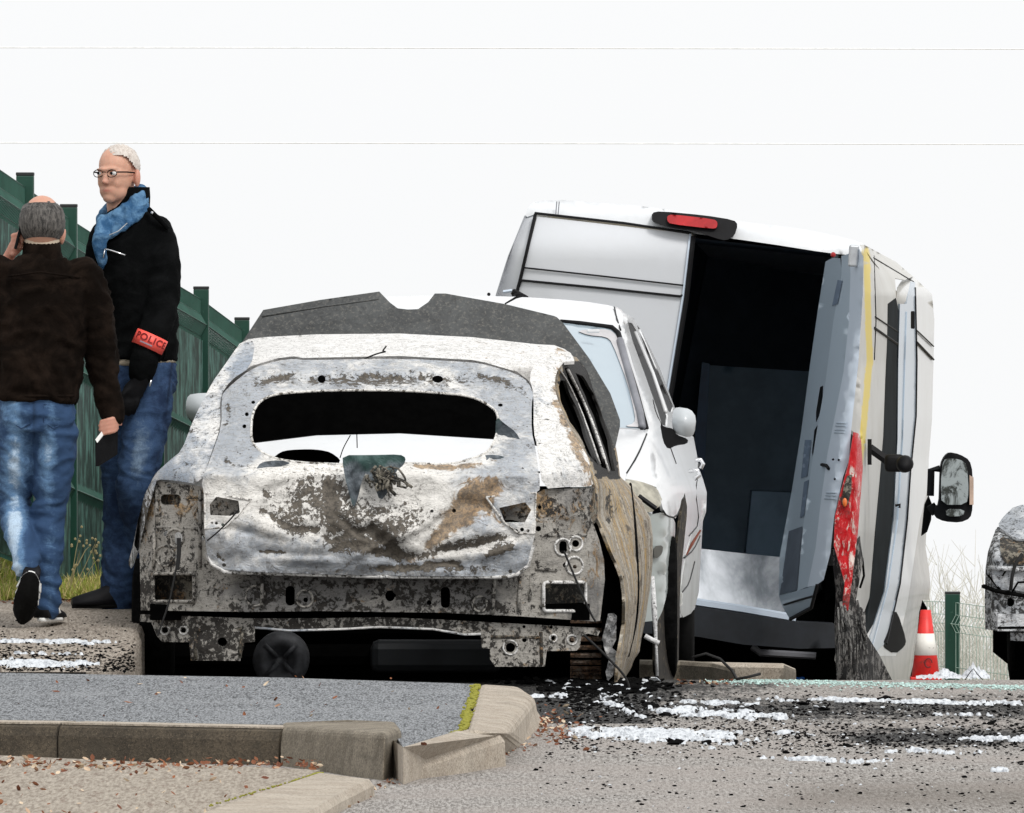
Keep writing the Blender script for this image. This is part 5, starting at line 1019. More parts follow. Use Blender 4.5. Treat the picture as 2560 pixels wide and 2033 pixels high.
mb = MB(); c_ = cb + Vector((.012, -.066, .09)); mb.tube([c_ + Vector((.018 * math.cos(a), 0, .022 * math.sin(a))) for a in [k * .6 for k in range(10)]], .003, 5); mb.build('stamp_mark', basic('dark_stamp', (.12, .01, .01), .6), cone)
# ---------------------------------------------------------------- the two men
def fused(name, chains, m, parent, voxel=.009, smooth=3, spheres=(), wr=None, mask=None, cuts=None):
    """one continuous surface grown from overlapping tapered limbs, then creased where cloth folds"""
    mb = MB()
    for ch in chains:
        pts = [Vector(c[0]) for c in ch]; rs = [c[1] for c in ch]
        # resample
        P2 = []; R2 = []
        for i in range(len(pts) - 1):
            for k in range(5):
                t = k / 5; a = pts[max(0, i - 1)]; b_ = pts[i]; c_ = pts[i + 1]; d = pts[min(len(pts) - 1, i + 2)]
                P2.append(.5 * ((2 * b_) + (c_ - a) * t + (2 * a - 5 * b_ + 4 * c_ - d) * t * t + (3 * b_ - a - 3 * c_ + d) * t ** 3))
                ra, rb = rs[i], rs[i + 1]; ra = ra if isinstance(ra, tuple) else (ra, ra); rb = rb if isinstance(rb, tuple) else (rb, rb)
                s_ = t; R2.append((ra[0] + (rb[0] - ra[0]) * s_, ra[1] + (rb[1] - ra[1]) * s_))
        P2.append(pts[-1]); r = rs[-1]; R2.append(r if isinstance(r, tuple) else (r, r))
        n = 20 if max(R2[0]) > .03 else 10
        mb.tube(P2, R2, n)
        for e in (0, -1):
            rr = R2[e]
            if max(rr) < .09: mb.sphere(P2[e], min(rr) * .98, 12, 8)
    for c, r, rot in spheres: mb.sphere(c, r, 18, 14, rot)
    o = mb.build(name, m, parent)
    realize(o, [('REMESH', dict(mode='VOXEL', voxel_size=voxel)), ('SMOOTH', dict(factor=.5, iterations=smooth))])
    me = o.data; L = WL[o.name]
    if wr:
        ns = [v.normal.copy() for v in me.vertices]
        for v, n in zip(me.vertices, ns): v.co += n * wr(v.co + L, n)
    if mask:
        a = me.attributes.new('mask', 'FLOAT_COLOR', 'POINT'); buf = []
        for v in me.vertices: c = mask(v.co + L); buf.extend((c[0], c[1], c[2], 1))
        a.data.foreach_set('color', buf)
    me.update(); me.polygons.foreach_set('use_smooth', [True] * len(me.polygons)); return o
def folds(amp, fz=22, fx=7, seed=0):
    def f(p, n):
        q = p * 1.0; w_ = nz(q.x * 6, q.y * 6, q.z * 6 + seed) * .6
        return amp * (1 - abs(nz(q.x * fx + seed, q.y * fx, q.z * fz + w_ * 3)) * 3.2) * .7 + amp * .5 * nz(q.x * 30, q.y * 30, q.z * 40)
    return f
b = NB('skin'); n = b.noise(30, 4); c = b.mix(n, (.50, .25, .17), (.66, .38, .27)); c = b.mix(b.maskc(0), c, (.42, .13, .10)); c = b.mix(b.maskc(1), c, (.10, .075, .06))
b.b.inputs['Subsurface Weight'].default_value = .08; M['skin'] = b.fin(c, .55)
def denim(name, dark, mid, light, fade):
    b = NB(name); n = b.noise(5, 5, .6, .4, b.mapping((1.3, 1.3, .7))); w_ = b.noise(26, 6, .75, 1.0, b.mapping((.8, .8, 1.3), (0, .5, 0))); f = b.noise(240, 2, .7)
    v = b.math('ADD', b.math('MULTIPLY', n, .6), b.math('MULTIPLY', w_, .4)); v = b.math('ADD', v, b.math('MULTIPLY', b.maskc(0), fade))
    c = b.mix(b.step(v, .36, .56), dark, mid); c = b.mix(b.step(v, .54, .74), c, light); c = b.mix(b.math('MULTIPLY', b.step(f, .4, .6), .25), c, dark)
    c = b.mix(b.maskc(1), c, tuple(x * .45 for x in dark)); b.bump(b.math('ADD', w_, b.math('MULTIPLY', f, .4)), .45, .008); return b.fin(c, .85, spec=.2)
M['denim_a'] = denim('light_denim', (.03, .065, .14), (.13, .24, .40), (.52, .66, .80), .34)
M['denim_b'] = denim('dark_denim', (.012, .026, .065), (.04, .08, .165), (.16, .23, .32), .30)
def cloth(name, a, b2, scale=120, wsc=7, amt=.5, br=.4):
    b = NB(name); n = b.noise(wsc, 5, .65, .5); f = b.noise(scale, 3, .7); c = b.mix(b.step(n, .38, .66), a, b2); c = b.mix(b.math('MULTIPLY', f, br), c, tuple(x * .35 for x in a)); b.bump(b.math('ADD', b.math('MULTIPLY', f, .4), n), amt, .01); return b.fin(c, .95, spec=.05)
M['brown_wool'] = cloth('brown_jacket', (.006, .004, .003), (.020, .013, .0095)); M['black_wool'] = cloth('black_jacket', (.0025, .0028, .003), (.007, .0075, .008)); M['scarf'] = cloth('blue_scarf', (.035, .10, .21), (.15, .29, .46), 90, 14, .9, .2)
b = NB('grey_hair'); s_ = b.noise(120, 4, .8, .3, b.mapping((1, 1, .18))); M['hair_g'] = b.fin(b.mix(b.step(s_, .36, .64), (.008, .007, .006), (.12, .11, .10)), .7)
b = NB('white_hair'); s_ = b.noise(110, 4, .8, .3, b.mapping((1, 1, .3))); M['hair_w'] = b.fin(b.mix(b.step(s_, .3, .6), (.40, .34, .30), (.62, .57, .52)), .7)
M['shoe'] = basic('black_shoe', (.006, .006, .008), .65, 0, .3, 20, spec=.2); M['sole'] = basic('rubber_sole', (.006, .006, .006), .9, 0, .3, 60, .5, spec=.1); M['wht'] = basic('white_stripe', (.75, .75, .73), .6); M['leather'] = basic('black_leather', (.003, .003, .004), .7, 0, .4, 30, .3, spec=.15)
def stripe(name, pts, m, par, r):
    mb = MB(); mb.tube(pts, r, 5); return mb.build(name, m, par, True)

# ---- man in the brown jacket, back to us, walking and phoning
YA = 50.5
def A(x, y, d=0): return P(x, y, YA + d)
ga = Vector((A(105, 1558).x, YA, walk_z(0, YA)))
ma = empty('person', ga, 'man in brown jacket and faded jeans walking away, phone at his ear, notebook in hand', 'person')
def rotm(ax, a): return Matrix.Rotation(math.radians(a), 3, ax)
hc = A(105, 566, .03)
def maskA(p):
    q = p - hc; return (.35 if abs(q.x) > .078 and q.z < .03 else .12 * sst(.05, .11, q.z), 0, 0)
fing = []
hb = A(287, 1052, .02)                                           # knuckles of the right hand, round the notebook
for k in range(4):
    z = -.016 * k; l = (.030, .034, .033, .026)[k]
    fing.append([(hb + Vector((.006, -.005, .014 + z * .9)), .0105), (hb + Vector((-.002, -.032, .010 + z)), .0095), (hb + Vector((-.022, -.040, .004 + z)), .009), (hb + Vector((-.022 - l, -.034, -.003 + z)), .0075)])
fing.append([(hb + Vector((.004, .004, .03)), .012), (hb + Vector((-.018, .014, .012)), .010), (hb + Vector((-.040, .010, -.006)), .008)])
lh = A(47, 603, .06)
for k in range(4):
    z = .017 * k; fing.append([(lh + Vector((-.022, .01, -.03 + z)), .0105), (lh + Vector((.0, -.012, -.026 + z)), .0095), (lh + Vector((.018, -.008, -.024 + z)), .0085), (lh + Vector((.030, .010, -.022 + z)), .0075)])
fing.append([(lh + Vector((-.02, .01, -.05)), .012), (lh + Vector((.004, .005, -.03)), .010), (lh + Vector((.02, .02, -.005)), .008)])
fused('body', [
    [(A(103, 640, .03), .055), (A(104, 600, .03), .058), (hc, .060)],                                            # neck
    [(A(103, 650, .03), (.10, .07)), (A(100, 760, .03), (.15, .09)), (A(95, 980, .02), (.14, .09))],
    [(A(215, 690, .02), .045), (A(247, 850, .05), .040), (A(276, 1030, .04), .027), (A(283, 1050, .03), (.030, .017)), (A(285, 1062, .02), (.036, .014))],
    [(A(-12, 690, .02), .045), (A(-90, 820, .15), .040), (A(-22, 705, .13), .026), (A(20, 645, .10), (.022, .016)), (lh + Vector((-.014, .02, -.014)), (.024, .012))],
    ] + fing, M['skin'], ma, .0055, 2, spheres=[(hc + Vector((0, 0, .012)), (.080, .098, .106), rotm('X', -8)), (hc + Vector((0, .03, -.05)), (.062, .075, .07), None),
     (A(52, 592, .04), (.009, .022, .033), rotm('Y', -12)), (A(158, 592, .04), (.009, .022, .033), rotm('Y', 12)), (hc + Vector((0, .105, -.02)), (.012, .022, .025), None)], mask=maskA)
# horseshoe of grey hair: a lumpy shell over back and sides, crown bare
def hairshell(name, c, r, keep, m, par, rot=None, amp=.004, thick=.006):
    mb = MB(); vs = []; fs = []; N, K = 64, 44; idx = {}
    for i in range(K + 1):
        th = math.pi * i / K
        for k in range(N):
            a = 2 * math.pi * k / N; d = Vector((math.sin(th) * math.cos(a), math.sin(th) * math.sin(a), math.cos(th)))
            e = keep(d); q = Vector((d.x * r[0], d.y * r[1], d.z * r[2])) * (1 + (thick * min(1, max(0, e)) + amp * nz(d.x * 9, d.y * 9, d.z * 9) * min(1, max(0, e * 2))) / .09)
            if rot is not None: q = rot @ q
            idx[i, k] = len(vs); vs.append(c + q)
    for i in range(K):
        for k in range(N):
            th = math.pi * (i + .5) / K; a = 2 * math.pi * (k + .5) / N; d = Vector((math.sin(th) * math.cos(a), math.sin(th) * math.sin(a), math.cos(th)))
            if keep(d) > 0: fs.append((idx[i, k], idx[i, (k + 1) % N], idx[i + 1, (k + 1) % N], idx[i + 1, k]))
    used = sorted({i for f in fs for i in f}); mp = {u: j for j, u in enumerate(used)}
    mb.add([vs[u] for u in used], [tuple(mp[i] for i in f) for f in fs]); return mb.build(name, m, par, True)
hairshell('hair', hc + Vector((0, 0, .012)), (.081, .099, .107), lambda d: 3 * min(.66 + .12 * nz(d.x * 5, d.y * 5, 1) - d.z + .25 * max(0, abs(d.x) - .5) - (.0 if d.y < 0 else .35 * d.y), d.z + .62, .45 - d.y), M['hair_g'], ma, rotm('X', -8), .004, .008)
jk = fused('jacket', [
    [(A(103, 652, .03), (.075, .07)), (A(102, 672, .02), (.150, .092)), (A(102, 700, .02), (.193, .108)), (A(102, 760, .01), (.188, .122)), (A(98, 860, 0), (.166, .122)), (A(95, 950, 0), (.162, .122)), (A(92, 1002, 0), (.152, .118))],
    [(A(205, 690, .02), .073), (A(233, 760, .02), .069), (A(248, 850, .04), .062), (A(262, 940, .05), .055), (A(277, 1012, .04), .046), (A(281, 1036, .03), .044)],
    [(A(0, 690, .02), .073), (A(-40, 760, .08), .069), (A(-92, 830, .15), .062), (A(-50, 750, .14), .046), (A(-12, 690, .13), .036)],
    ], M['brown_wool'], ma, .010, 3, wr=folds(.014, 9, 6, 1))
cl_ = MB(); rings = []
for (yy, rx, ry, dd_) in ((655, .085, .078, .02), (630, .074, .075, .02), (608, .070, .074, .015), (600, .066, .070, .015), (608, .060, .064, .02), (630, .060, .062, .02)):
    c_ = A(105, yy, .03); rings.append([c_ + Vector((rx * math.cos(a), ry * math.sin(a), .012 * math.sin(a))) for a in [2 * math.pi * k / 28 for k in range(28)]])
cl_.loft(rings, False); cl_.build('collar', M['brown_wool'], jk, True)
cl_ = MB(); cl_.loft([[A(105, yy, .03) + Vector((rx * math.cos(a), rx * 1.05 * math.sin(a), .012 * math.sin(a))) for a in [2 * math.pi * k / 24 for k in range(24)]] for yy, rx in ((604, .068), (589, .067), (586, .060))], False); cl_.build('shirt_collar', basic('cream_shirt', (.55, .45, .34), .8), ma, True)
def back(x, y, dz=0): return A(x, y, -.13 + .0 + dz + .10 * ((x - 98) / 125) ** 2)
stripe('yoke_seam', [back(x, 668 + 14 * abs(x - 100) / 100 + 12, .012) for x in range(20, 205, 15)], M['brown_wool'], jk, .004)
stripe('hem_band', [back(x, 990 - .06 * (x - 100) * 0, .012) for x in range(5, 195, 12)], M['brown_wool'], jk, .006)
def mA(p):
    px = CX + p.x * FPX / p.y; py = HY + (CAMZ - p.z) * FPX / p.y
    lf_ = px < 84; cx_ = 42 if lf_ else 124
    g = math.exp(-((px - cx_ + 4) / 22) ** 2) * (.75 if not lf_ or py < 1240 else 1.0); g *= .45 + .55 * math.exp(-((py - (1130 if not lf_ else 1150)) / 110) ** 2) + (.5 if lf_ and py > 1280 else 0)
    seam = math.exp(-((px - 86) / 3) ** 2) * sst(1120, 1040, py)
    return (g - .35 - (.25 if not lf_ else 0), min(1, seam), 0)
fused('jeans', [
    [(A(93, 992, 0), (.140, .105)), (A(93, 1035, 0), (.142, .115)), (A(93, 1075, 0), (.12, .10))],
    [(A(132, 1030, 0), (.082, .10)), (A(138, 1090, .0), .083), (A(134, 1170, .02), .074), (A(122, 1270, .04), .062), (A(120, 1330, .03), .060), (A(119, 1420, .02), .053), (A(118, 1500, .0), .050), (A(116, 1518, .0), .050)],
    [(A(55, 1030, 0), (.082, .10)), (A(47, 1090, .02), .082), (A(40, 1170, .06), .077), (A(34, 1250, .10), .066), (A(42, 1300, .06), .060), (A(58, 1370, -.02), .057), (A(68, 1415, -.09), .053)],
    ], M['denim_a'], ma, .008, 2, wr=folds(.010, 22, 7, 3), mask=mA)
for sx_ in (1, -1):   # back pockets
    c_ = 93 + sx_ * 40; pts = [(c_ - 24, 1012), (c_ + 24, 1014), (c_ + 24, 1058), (c_, 1072), (c_ - 24, 1056)]
    stripe('pocket_seam', [A(x, y, -.108 + .035 * ((x - 93) / 70) ** 2) for x, y in pts + [pts[0]]], M['denim_b'], ma, .0025)
# raised left shoe, sole towards the camera
def shoe(par, heel, toe, up, m, sole, wd=.045, h=.06, label=None):
    heel = Vector(heel); toe = Vector(toe); f = (toe - heel).normalized(); up = (Vector(up) - f * Vector(up).dot(f)).normalized(); r = f.cross(up); L = (toe - heel).length
    so_ = MB(); rings = []
    for s in (-.018, -.004):
        ring = []
        for k in range(28):
            a = 2 * math.pi * k / 28; u = math.cos(a); v = math.sin(a); t = .5 + .5 * u
            w_ = wd * (.72 + .28 * math.sin(math.pi * min(1, t * 1.1 + .1))) * (1 if t > .4 else .9)
            ring.append(heel + f * L * t + r * w_ * math.copysign(abs(v) ** .75, v) + up * s)
        rings.append(ring)
    so_.loft(rings); s_o = so_.build('sole', sole, par, True)
    ub = MB(); rings = []
    for i in range(11):
        t = i / 10; hh = h * tab([(0, 1.0), (.3, 1.05), (.5, .75), (.8, .5), (1, .32)])(t); w_ = wd * tab([(0, .70), (.3, .80), (.6, 1), (.85, .9), (1, .35)])(t)
        c_ = heel + f * (L * t * .98 + .003); rings.append([c_ + r * w_ * math.cos(a) + up * (hh * max(0, math.sin(a)) - .004) for a in [math.pi * k / 9 for k in range(10)]] + [c_ - r * w_ * .8 - up * .004, c_ + r * w_ * .8 - up * .004])
    ub.loft(rings); return ub.build('shoe', m, par, True), s_o, (heel, f, r, up, L)
sh, so1, fr1 = shoe(ma, A(80, 1428, -.17), A(55, 1556, -.06), (0, .62, -.1), M['shoe'], M['sole'], .047, .075)
heel, f_, r_, u_, L_ = fr1
for sgn in (-1, 1):
    for t in (.32, .44, .56):
        stripe('shoe_stripe', [heel + f_ * L_ * t + r_ * sgn * .036 + u_ * .045, heel + f_ * L_ * (t + .06) + r_ * sgn * .044 + u_ * .006], M['wht'], sh, .0055)
mb = MB(); mb.loft([[heel + f_ * L_ * (.5 + .5 * math.cos(a)) * .99 + r_ * sc_ * math.copysign(abs(math.sin(a)) ** .75, math.sin(a)) * (.72 + .28 * math.sin(math.pi * min(1, (.5 + .5 * math.cos(a)) * 1.1 + .1))) + u_ * h_ for a in [2 * math.pi * k / 30 for k in range(30)]] for sc_, h_ in ((.049, -.006), (.049, .002))], False); mb.build('sole_edge', M['wht'], sh, True)
sh, so2, fr2 = shoe(ma, A(104, 1549, -.05) + Vector((0, 0, .010)), A(112, 1546, .22) + Vector((.06, 0, .01)), (0, 0, 1), M['shoe'], M['wht'], .045, .058)
for t in (.35, .45): stripe('shoe_stripe', [fr2[0] + fr2[1] * .27 * t + fr2[2] * .040 + Vector((0, 0, .012)), fr2[0] + fr2[1] * .27 * t + fr2[2] * .028 + Vector((0, 0, .042))], M['wht'], sh, .005)
# notebook in his right hand, phone at his left ear: things of their own
nbk = empty('notebook', A(262, 1165, -.04), 'black notebook with white pages held low by the man in brown', 'notebook')
q = [A(238, 1098, -.05), A(272, 1054, .03), A(287, 1072, .05), A(286, 1136, .05), A(239, 1166, -.05)]
mb = MB(); mb.prism(q, (.012, .01, 0)); mb.build('cover', M['leather'], nbk)
q = [A(238, 1099, -.055), A(273, 1055, .02), A(278, 1062, .02), A(243, 1107, -.055)]
mb = MB(); mb.prism(q, (.002, .006, 0)); mb.build('pages', M['wht'], nbk)
mb = MB(); mb.box(A(47, 588, .02), (.010, .055, .11), rotm('Y', 14), .003); o = mb.build('mobile_phone', M['leather']); tag(o, 'dark mobile phone pressed to the ear of the man in brown', 'phone')

# ---- man in the black jacket, standing, looking over his shoulder
YB = 51.85
def B(x, y, d=0): return P(x, y, YB + d)
gb = Vector((B(300, 1540).x, YB, walk_z(0, YB)))
mbn = empty('person', gb, 'white haired man in black jacket with blue scarf and red police armband', 'person')
hb_ = B(293, 440, 0); RH = Matrix.Rotation(math.radians(-30), 3, 'Z') @ Matrix.Rotation(math.radians(-3), 3, 'X')   # face: local -Y, turned to the left
def H(x, y, z): return hb_ + RH @ Vector((x, y, z))
def maskB(p):
    q = RH.transposed() @ (p - hb_)
    r = 0; d = 0
    if q.y < -.06:
        r += .9 * math.exp(-(q.x / .022) ** 2 - ((q.z + .062) / .0055) ** 2)                # lips
        for s in (-1, 1): d += .55 * math.exp(-((q.x - s * .030) / .016) ** 2 - ((q.z - .022) / .0045) ** 2)  # brows
        r += .25 * math.exp(-(q.x / .02) ** 2 - ((q.z + .03) / .02) ** 2); d += .16 * math.exp(-((q.z + .085) / .02) ** 2)
    if abs(q.x) > .070: r += .35
    return (min(1, r), min(1, d), 0)
HS = [(H(0, .012, .040), (.074, .094, .080), RH), (H(0, -.004, -.004), (.070, .088, .080), RH), (H(0, -.018, -.058), (.056, .064, .050), RH), (H(0, -.052, -.088), (.028, .026, .022), RH),
      (H(0, -.084, -.012), (.0085, .013, .026), RH), (H(0, -.092, -.028), (.011, .012, .009), RH), (H(-.008, -.087, -.031), (.007, .009, .007), RH), (H(.008, -.087, -.031), (.007, .009, .007), RH),
      (H(0, -.082, .020), (.048, .014, .008), RH), (H(-.034, -.052, -.028), (.019, .021, .026), RH), (H(.034, -.052, -.028), (.019, .021, .026), RH), (H(0, -.050, -.058), (.036, .030, .034), RH),
      (H(0, -.074, -.058), (.022, .009, .005), RH), (H(0, -.073, -.067), (.018, .009, .005), RH),
      (H(-.079, .016, -.006), (.009, .020, .033), RH), (H(.086, .010, -.008), (.013, .020, .036), RH @ Matrix.Rotation(.35, 3, 'Z'))]
hnd = B(336, 985, -.165)
def glove_chains(o):
    ch = []
    for k in range(4):
        x = .018 - .019 * k; l = (.075, .085, .08, .062)[k] * .75
        ch.append([(o + Vector((x * .8, 0, .01)), .0125), (o + Vector((x - .008, -.012, -.032)), .012), (o + Vector((x - .018, -.006, -.030 - l * .5)), .011), (o + Vector((x - .022, .012, -.028 - l * .8)), .0095)])
    ch.append([(o + Vector((-.012, -.012, .025)), .014), (o + Vector((-.042, -.022, .0)), .012), (o + Vector((-.048, -.018, -.032)), .010)])
    return ch
fused('body', [
    [(B(312, 560, .03), .058), (B(303, 520, .02), .056), (hb_ + Vector((.01, .01, -.03)), .056)],
    [(B(330, 570, .03), (.10, .07)), (B(338, 700, .02), (.12, .09)), (B(338, 900, .02), (.12, .09))],
    [(B(398, 590, -.02), .045), (B(402, 780, -.13), .040), (B(354, 940, -.16), .027), (hnd, (.03, .018))],
    [(B(252, 590, .05), .045), (B(238, 780, .03), .040), (B(250, 930, .0), .028)],
    [(B(372, 950, -.02), .06), (B(352, 1140, -.08), .05), (B(340, 1215, -.08), .04), (B(346, 1300, -.02), .035), (B(356, 1480, .09), .035)], [(B(320, 950, .06), .06), (B(300, 1240, .06), .045), (B(297, 1480, .045), .035)]], M['skin'], mbn, .0052, 2, spheres=HS, mask=maskB)
for s in (-1, 1):
    mb = MB(); mb.sphere(H(s * .030, -.078, .006), (.013, .009, .009), 12, 8, RH); e_ = mb.build('eye', M['wht'], mbn, True)
    mb = MB(); mb.sphere(H(s * .030 - .004, -.0865, .006), (.006, .002, .006), 10, 6, RH); mb.build('iris', M['leather'], e_, True)
HT = RH.transposed(); hl = tab([(-1, .60), (-.6, .50), (-.40, .34), (-.2, .04), (.05, -.08), (.2, -.45), (1, -.75)])
hairshell('hair', H(0, .014, .036), (.077, .098, .084), lambda d: 3 * (d.z - hl((HT @ d).y) + .08 * nz(d.x * 6, d.y * 6, d.z * 6)), M['hair_w'], mbn, RH if False else None, .006, .005)
# glasses
g = MB()
for s in (-1, 1):
    cc = [H(s * .031 + .022 * math.cos(a), -.095 + .006 * abs(math.cos(a)), .004 + .0145 * math.sin(a)) for a in [2 * math.pi * k / 16 for k in range(17)]]; g.tube(cc, .0018, 5)
g.tube([H(-.009, -.096, .008), H(0, -.1, .010), H(.009, -.096, .008)], .0018, 5)
for s in (-1, 1): g.tube([H(s * .053, -.088, .010), H(s * .076, -.05, .012), H(s * .080, .012, .012)], .003, 5)
gl = g.build('glasses', M['leather']); tag(gl, 'dark framed glasses worn by the white haired man', 'glasses')
blk = fused('jacket', [
    [(B(318, 545, .03), (.085, .075)), (B(328, 572, .02), (.135, .09)), (B(338, 605, .02), (.160, .115)), (B(344, 680, .0), (.155, .125)), (B(350, 780, 0), (.148, .125)), (B(348, 850, 0), (.152, .125)), (B(345, 898, 0), (.155, .125))],
    [(B(388, 585, -.01), .070), (B(404, 640, -.05), .070), (B(408, 710, -.09), .066), (B(402, 780, -.13), .064), (B(380, 842, -.16), .058), (B(362, 895, -.165), .053), (B(354, 940, -.16), .048)],
    [(B(262, 590, .05), .06), (B(248, 680, .05), .062), (B(240, 790, .03), .058), (B(246, 900, .0), .052)],
    ], M['black_wool'], mbn, .010, 3, wr=folds(.007, 10, 8, 7))
# stand-up collar
cl_ = MB(); rings = []
for (yy, rx, ry, xo) in ((565, .098, .085, 0), (530, .088, .082, 6), (492, .078, .080, 14), (468, .066, .076, 20), (470, .060, .070, 20), (500, .068, .072, 12), (545, .08, .074, 0)):
    c_ = B(312 + xo, yy, .035); rings.append([c_ + Vector((rx * math.cos(a), ry * math.sin(a), -.055 * max(0, math.cos(a + math.radians(40 - 180))) ** 1.5)) for a in [2 * math.pi * k / 30 for k in range(30)]])
cl_.loft(rings, False); cl_.build('collar', M['black_wool'], blk, True)
stripe('shoulder_tab', [B(372, 522, -.06), B(385, 535, -.08), B(402, 552, -.09), B(420, 572, -.08)], M['black_wool'], blk, .010)
mb = MB(); mb.sphere(B(380, 532, -.092), .006, 8, 5); mb.build('stud', M['chrome'], blk)
stripe('chest_zip', [B(262, 622, -.125), B(280, 627, -.13), B(298, 633, -.132), B(313, 638, -.13)], M['chrome'], blk, .0035); stripe('zip_pull', [B(262, 624, -.13), B(258, 645, -.132)], M['chrome'], blk, .003)
stripe('front_zip', [B(276, 748, -.12), B(277, 780, -.125), B(281, 800, -.128), B(287, 824, -.13)], M['galv'], blk, .003); stripe('front_zip', [B(318, 558, -.11), B(296, 578, -.13), B(268, 590, -.12), B(256, 610, -.10), B(250, 650, -.08)], M['galv'], blk, .002)
mb = MB(); mb.sphere(B(271, 747, -.12), .006, 8, 5); mb.build('stud', M['chrome'], blk)
fused('shirt_hem', [[(B(345, 895, 0), (.150, .118)), (B(346, 913, 0), (.150, .118))]], basic('beige_shirt', (.34, .29, .22), .9), mbn, .009, 1)
# scarf: loops round the neck, one hanging end
rnd = random.Random(4); sf_ = []
for k, (rx, ry, zz, rr) in enumerate(((.082, .078, 512, .020), (.086, .082, 530, .022), (.092, .086, 550, .022), (.078, .076, 535, .024))):
    c_ = B(303 - 2 * k, zz, .01); sf_.append([(c_ + Vector((rx * math.cos(a), ry * math.sin(a), .062 * math.cos(a - .5) * (1 if k < 3 else .6))), (rr * .8, rr * 1.1)) for a in [math.pi * 2 * j / 14 for j in range(8, 15 + 6)]])
for k in range(4):
    x0 = 262 - 6 * k; sf_.append([(B(x0 + 14, 555, -.07), .018), (B(x0 + 2, 590, -.105), .020), (B(x0 - 8 + 3 * k, 625, -.10), .019), (B(x0 - 5 + 5 * k, 655, -.085), .016), (B(x0 + 6 * k - 8, 668 - 8 * k * 0, -.07), .012)])
fused('scarf', sf_, M['scarf'], mbn, .006, 2, wr=folds(.006, 14, 30, 9))
# armband with lettering
b = NB('armband'); M['band'] = b.fin((.90, .10, .075), .5); b.b.inputs['Emission Strength'].default_value = 0
bx, by = 372, 862
def bandpt(t, v, e=0):
    """t 0..1 across the visible front of the sleeve, v 0..1 down"""
    a = math.radians(198 + 144 * t); c_ = None; R_ = .0615 + e
    ax = (B(357, 898, -.165) - B(384, 838, -.158)).normalized(); s1 = Vector((0, 1, 0)).cross(ax).normalized(); s1 = -s1 if s1.x < 0 else s1; s2 = ax.cross(s1); s2 = -s2 if s2.y < 0 else s2
    return B(382, 838, -.160) + ax * (v * .058) + s1 * R_ * math.cos(a) + s2 * R_ * math.sin(a)
ring = []; vs = []; fs = []; n_ = 40
for i in range(n_):
    a = 2 * math.pi * i / n_
    for v in (0, 1):
        vs.append(bandpt((math.degrees(a) - 198) / 144, v, .003))
fs = [(2 * i, 2 * ((i + 1) % n_), 2 * ((i + 1) % n_) + 1, 2 * i + 1) for i in range(n_)]
ab = link('armband', vs, fs, M['band'], None, True, loc=bandpt(.5, .5)); tag(ab, 'red fluorescent armband with dark lettering round the black left sleeve', 'armband')
md = ab.modifiers.new('s', 'SOLIDIFY'); md.thickness = .003; realize(ab, [])
def letters(txt, t0, t1, v0, v1, m, name, par):
    cu = bpy.data.curves.new('t', 'FONT'); cu.body = txt; cu.size = 1; cu.offset = .02; cu.fill_mode = 'FRONT'; cu.space_character = 1.08
    ot = bpy.data.objects.new('t', cu); COL.objects.link(ot); bpy.context.view_layer.update()
    dg = bpy.context.evaluated_depsgraph_get(); me = bpy.data.meshes.new_from_object(ot.evaluated_get(dg)); bpy.data.objects.remove(ot)
    xs = [v.co.x for v in me.vertices]; ys = [v.co.y for v in me.vertices]; x0, x1, y0, y1 = min(xs), max(xs), min(ys), max(ys)
    vv = [bandpt(t0 + (t1 - t0) * (v.co.x - x0) / (x1 - x0), v1 + (v0 - v1) * (v.co.y - y0) / (y1 - y0), .0052) for v in me.vertices]
    return link(name, vv, [tuple(p.vertices) for p in me.polygons], m, par)
WL[ab.name] = ab.location.copy()
letters('POLICE', .10, .97, .14, .62, basic('letter_red', (.22, .004, .006), .6), 'lettering', ab)
link('small_print', [bandpt(t, v, .0052) for v in (.70, .80) for t in (.28, .36, .44, .52, .60)], [(i, i + 1, i + 6, i + 5) for i in range(4)], basic('print_grey', (.30, .22, .26), .6), ab)
def mB(p):
    px = CX + p.x * FPX / p.y; py = HY + (CAMZ - p.z) * FPX / p.y
    g = .75 * math.exp(-((px - 345) / 26) ** 2) * math.exp(-((py - 1140) / 85) ** 2) * (1 if p.y < YB + .02 else .2)
    return (g - .12, min(1, .8 * math.exp(-((px - (425 - (py - 950) * .12)) / 2.5) ** 2) * sst(1040, 1000, py)), 0)
fused('jeans', [
    [(B(345, 905, 0), (.145, .11)), (B(345, 960, 0), (.150, .12)), (B(345, 1000, 0), (.13, .11))],
    [(B(380, 950, -.03), .085), (B(368, 1040, -.06), .090), (B(352, 1140, -.09), .083), (B(338, 1215, -.10), .072), (B(345, 1300, -.02), .062), (B(352, 1400, .06), .058), (B(356, 1500, .10), .058)],
    [(B(320, 950, .05), .085), (B(312, 1050, .06), .085), (B(303, 1180, .06), .076), (B(300, 1260, .06), .066), (B(298, 1380, .05), .064), (B(296, 1470, .04), .066), (B(294, 1503, .04), .068)],
    ], M['denim_b'], mbn, .008, 2, wr=folds(.009, 17, 7, 13), mask=mB)
fused('glove', [[(B(354, 938, -.16), .040), (B(346, 960, -.163), (.036, .030)), (hnd + Vector((-.004, 0, .01)), (.042, .026)), (hnd + Vector((-.006, 0, -.012)), (.042, .022))]] + glove_chains(hnd), M['leather'], mbn, .0055, 2)
stripe('cuff_buckle', [B(378, 950, -.19), B(374, 966, -.19)], M['chrome'], blk, .004); stripe('cuff_strap', [B(398, 905, -.18), B(404, 880, -.17), B(414, 876, -.16), B(408, 904, -.17)], M['black_wool'], blk, .004)
zg = gb.z
shoe(mbn, Vector((B(322, 1530).x, YB + .03, zg + .022)), Vector((B(180, 1530).x, YB - .04, zg + .022)), (0, 0, 1), M['shoe'], M['sole'], .045, .085)
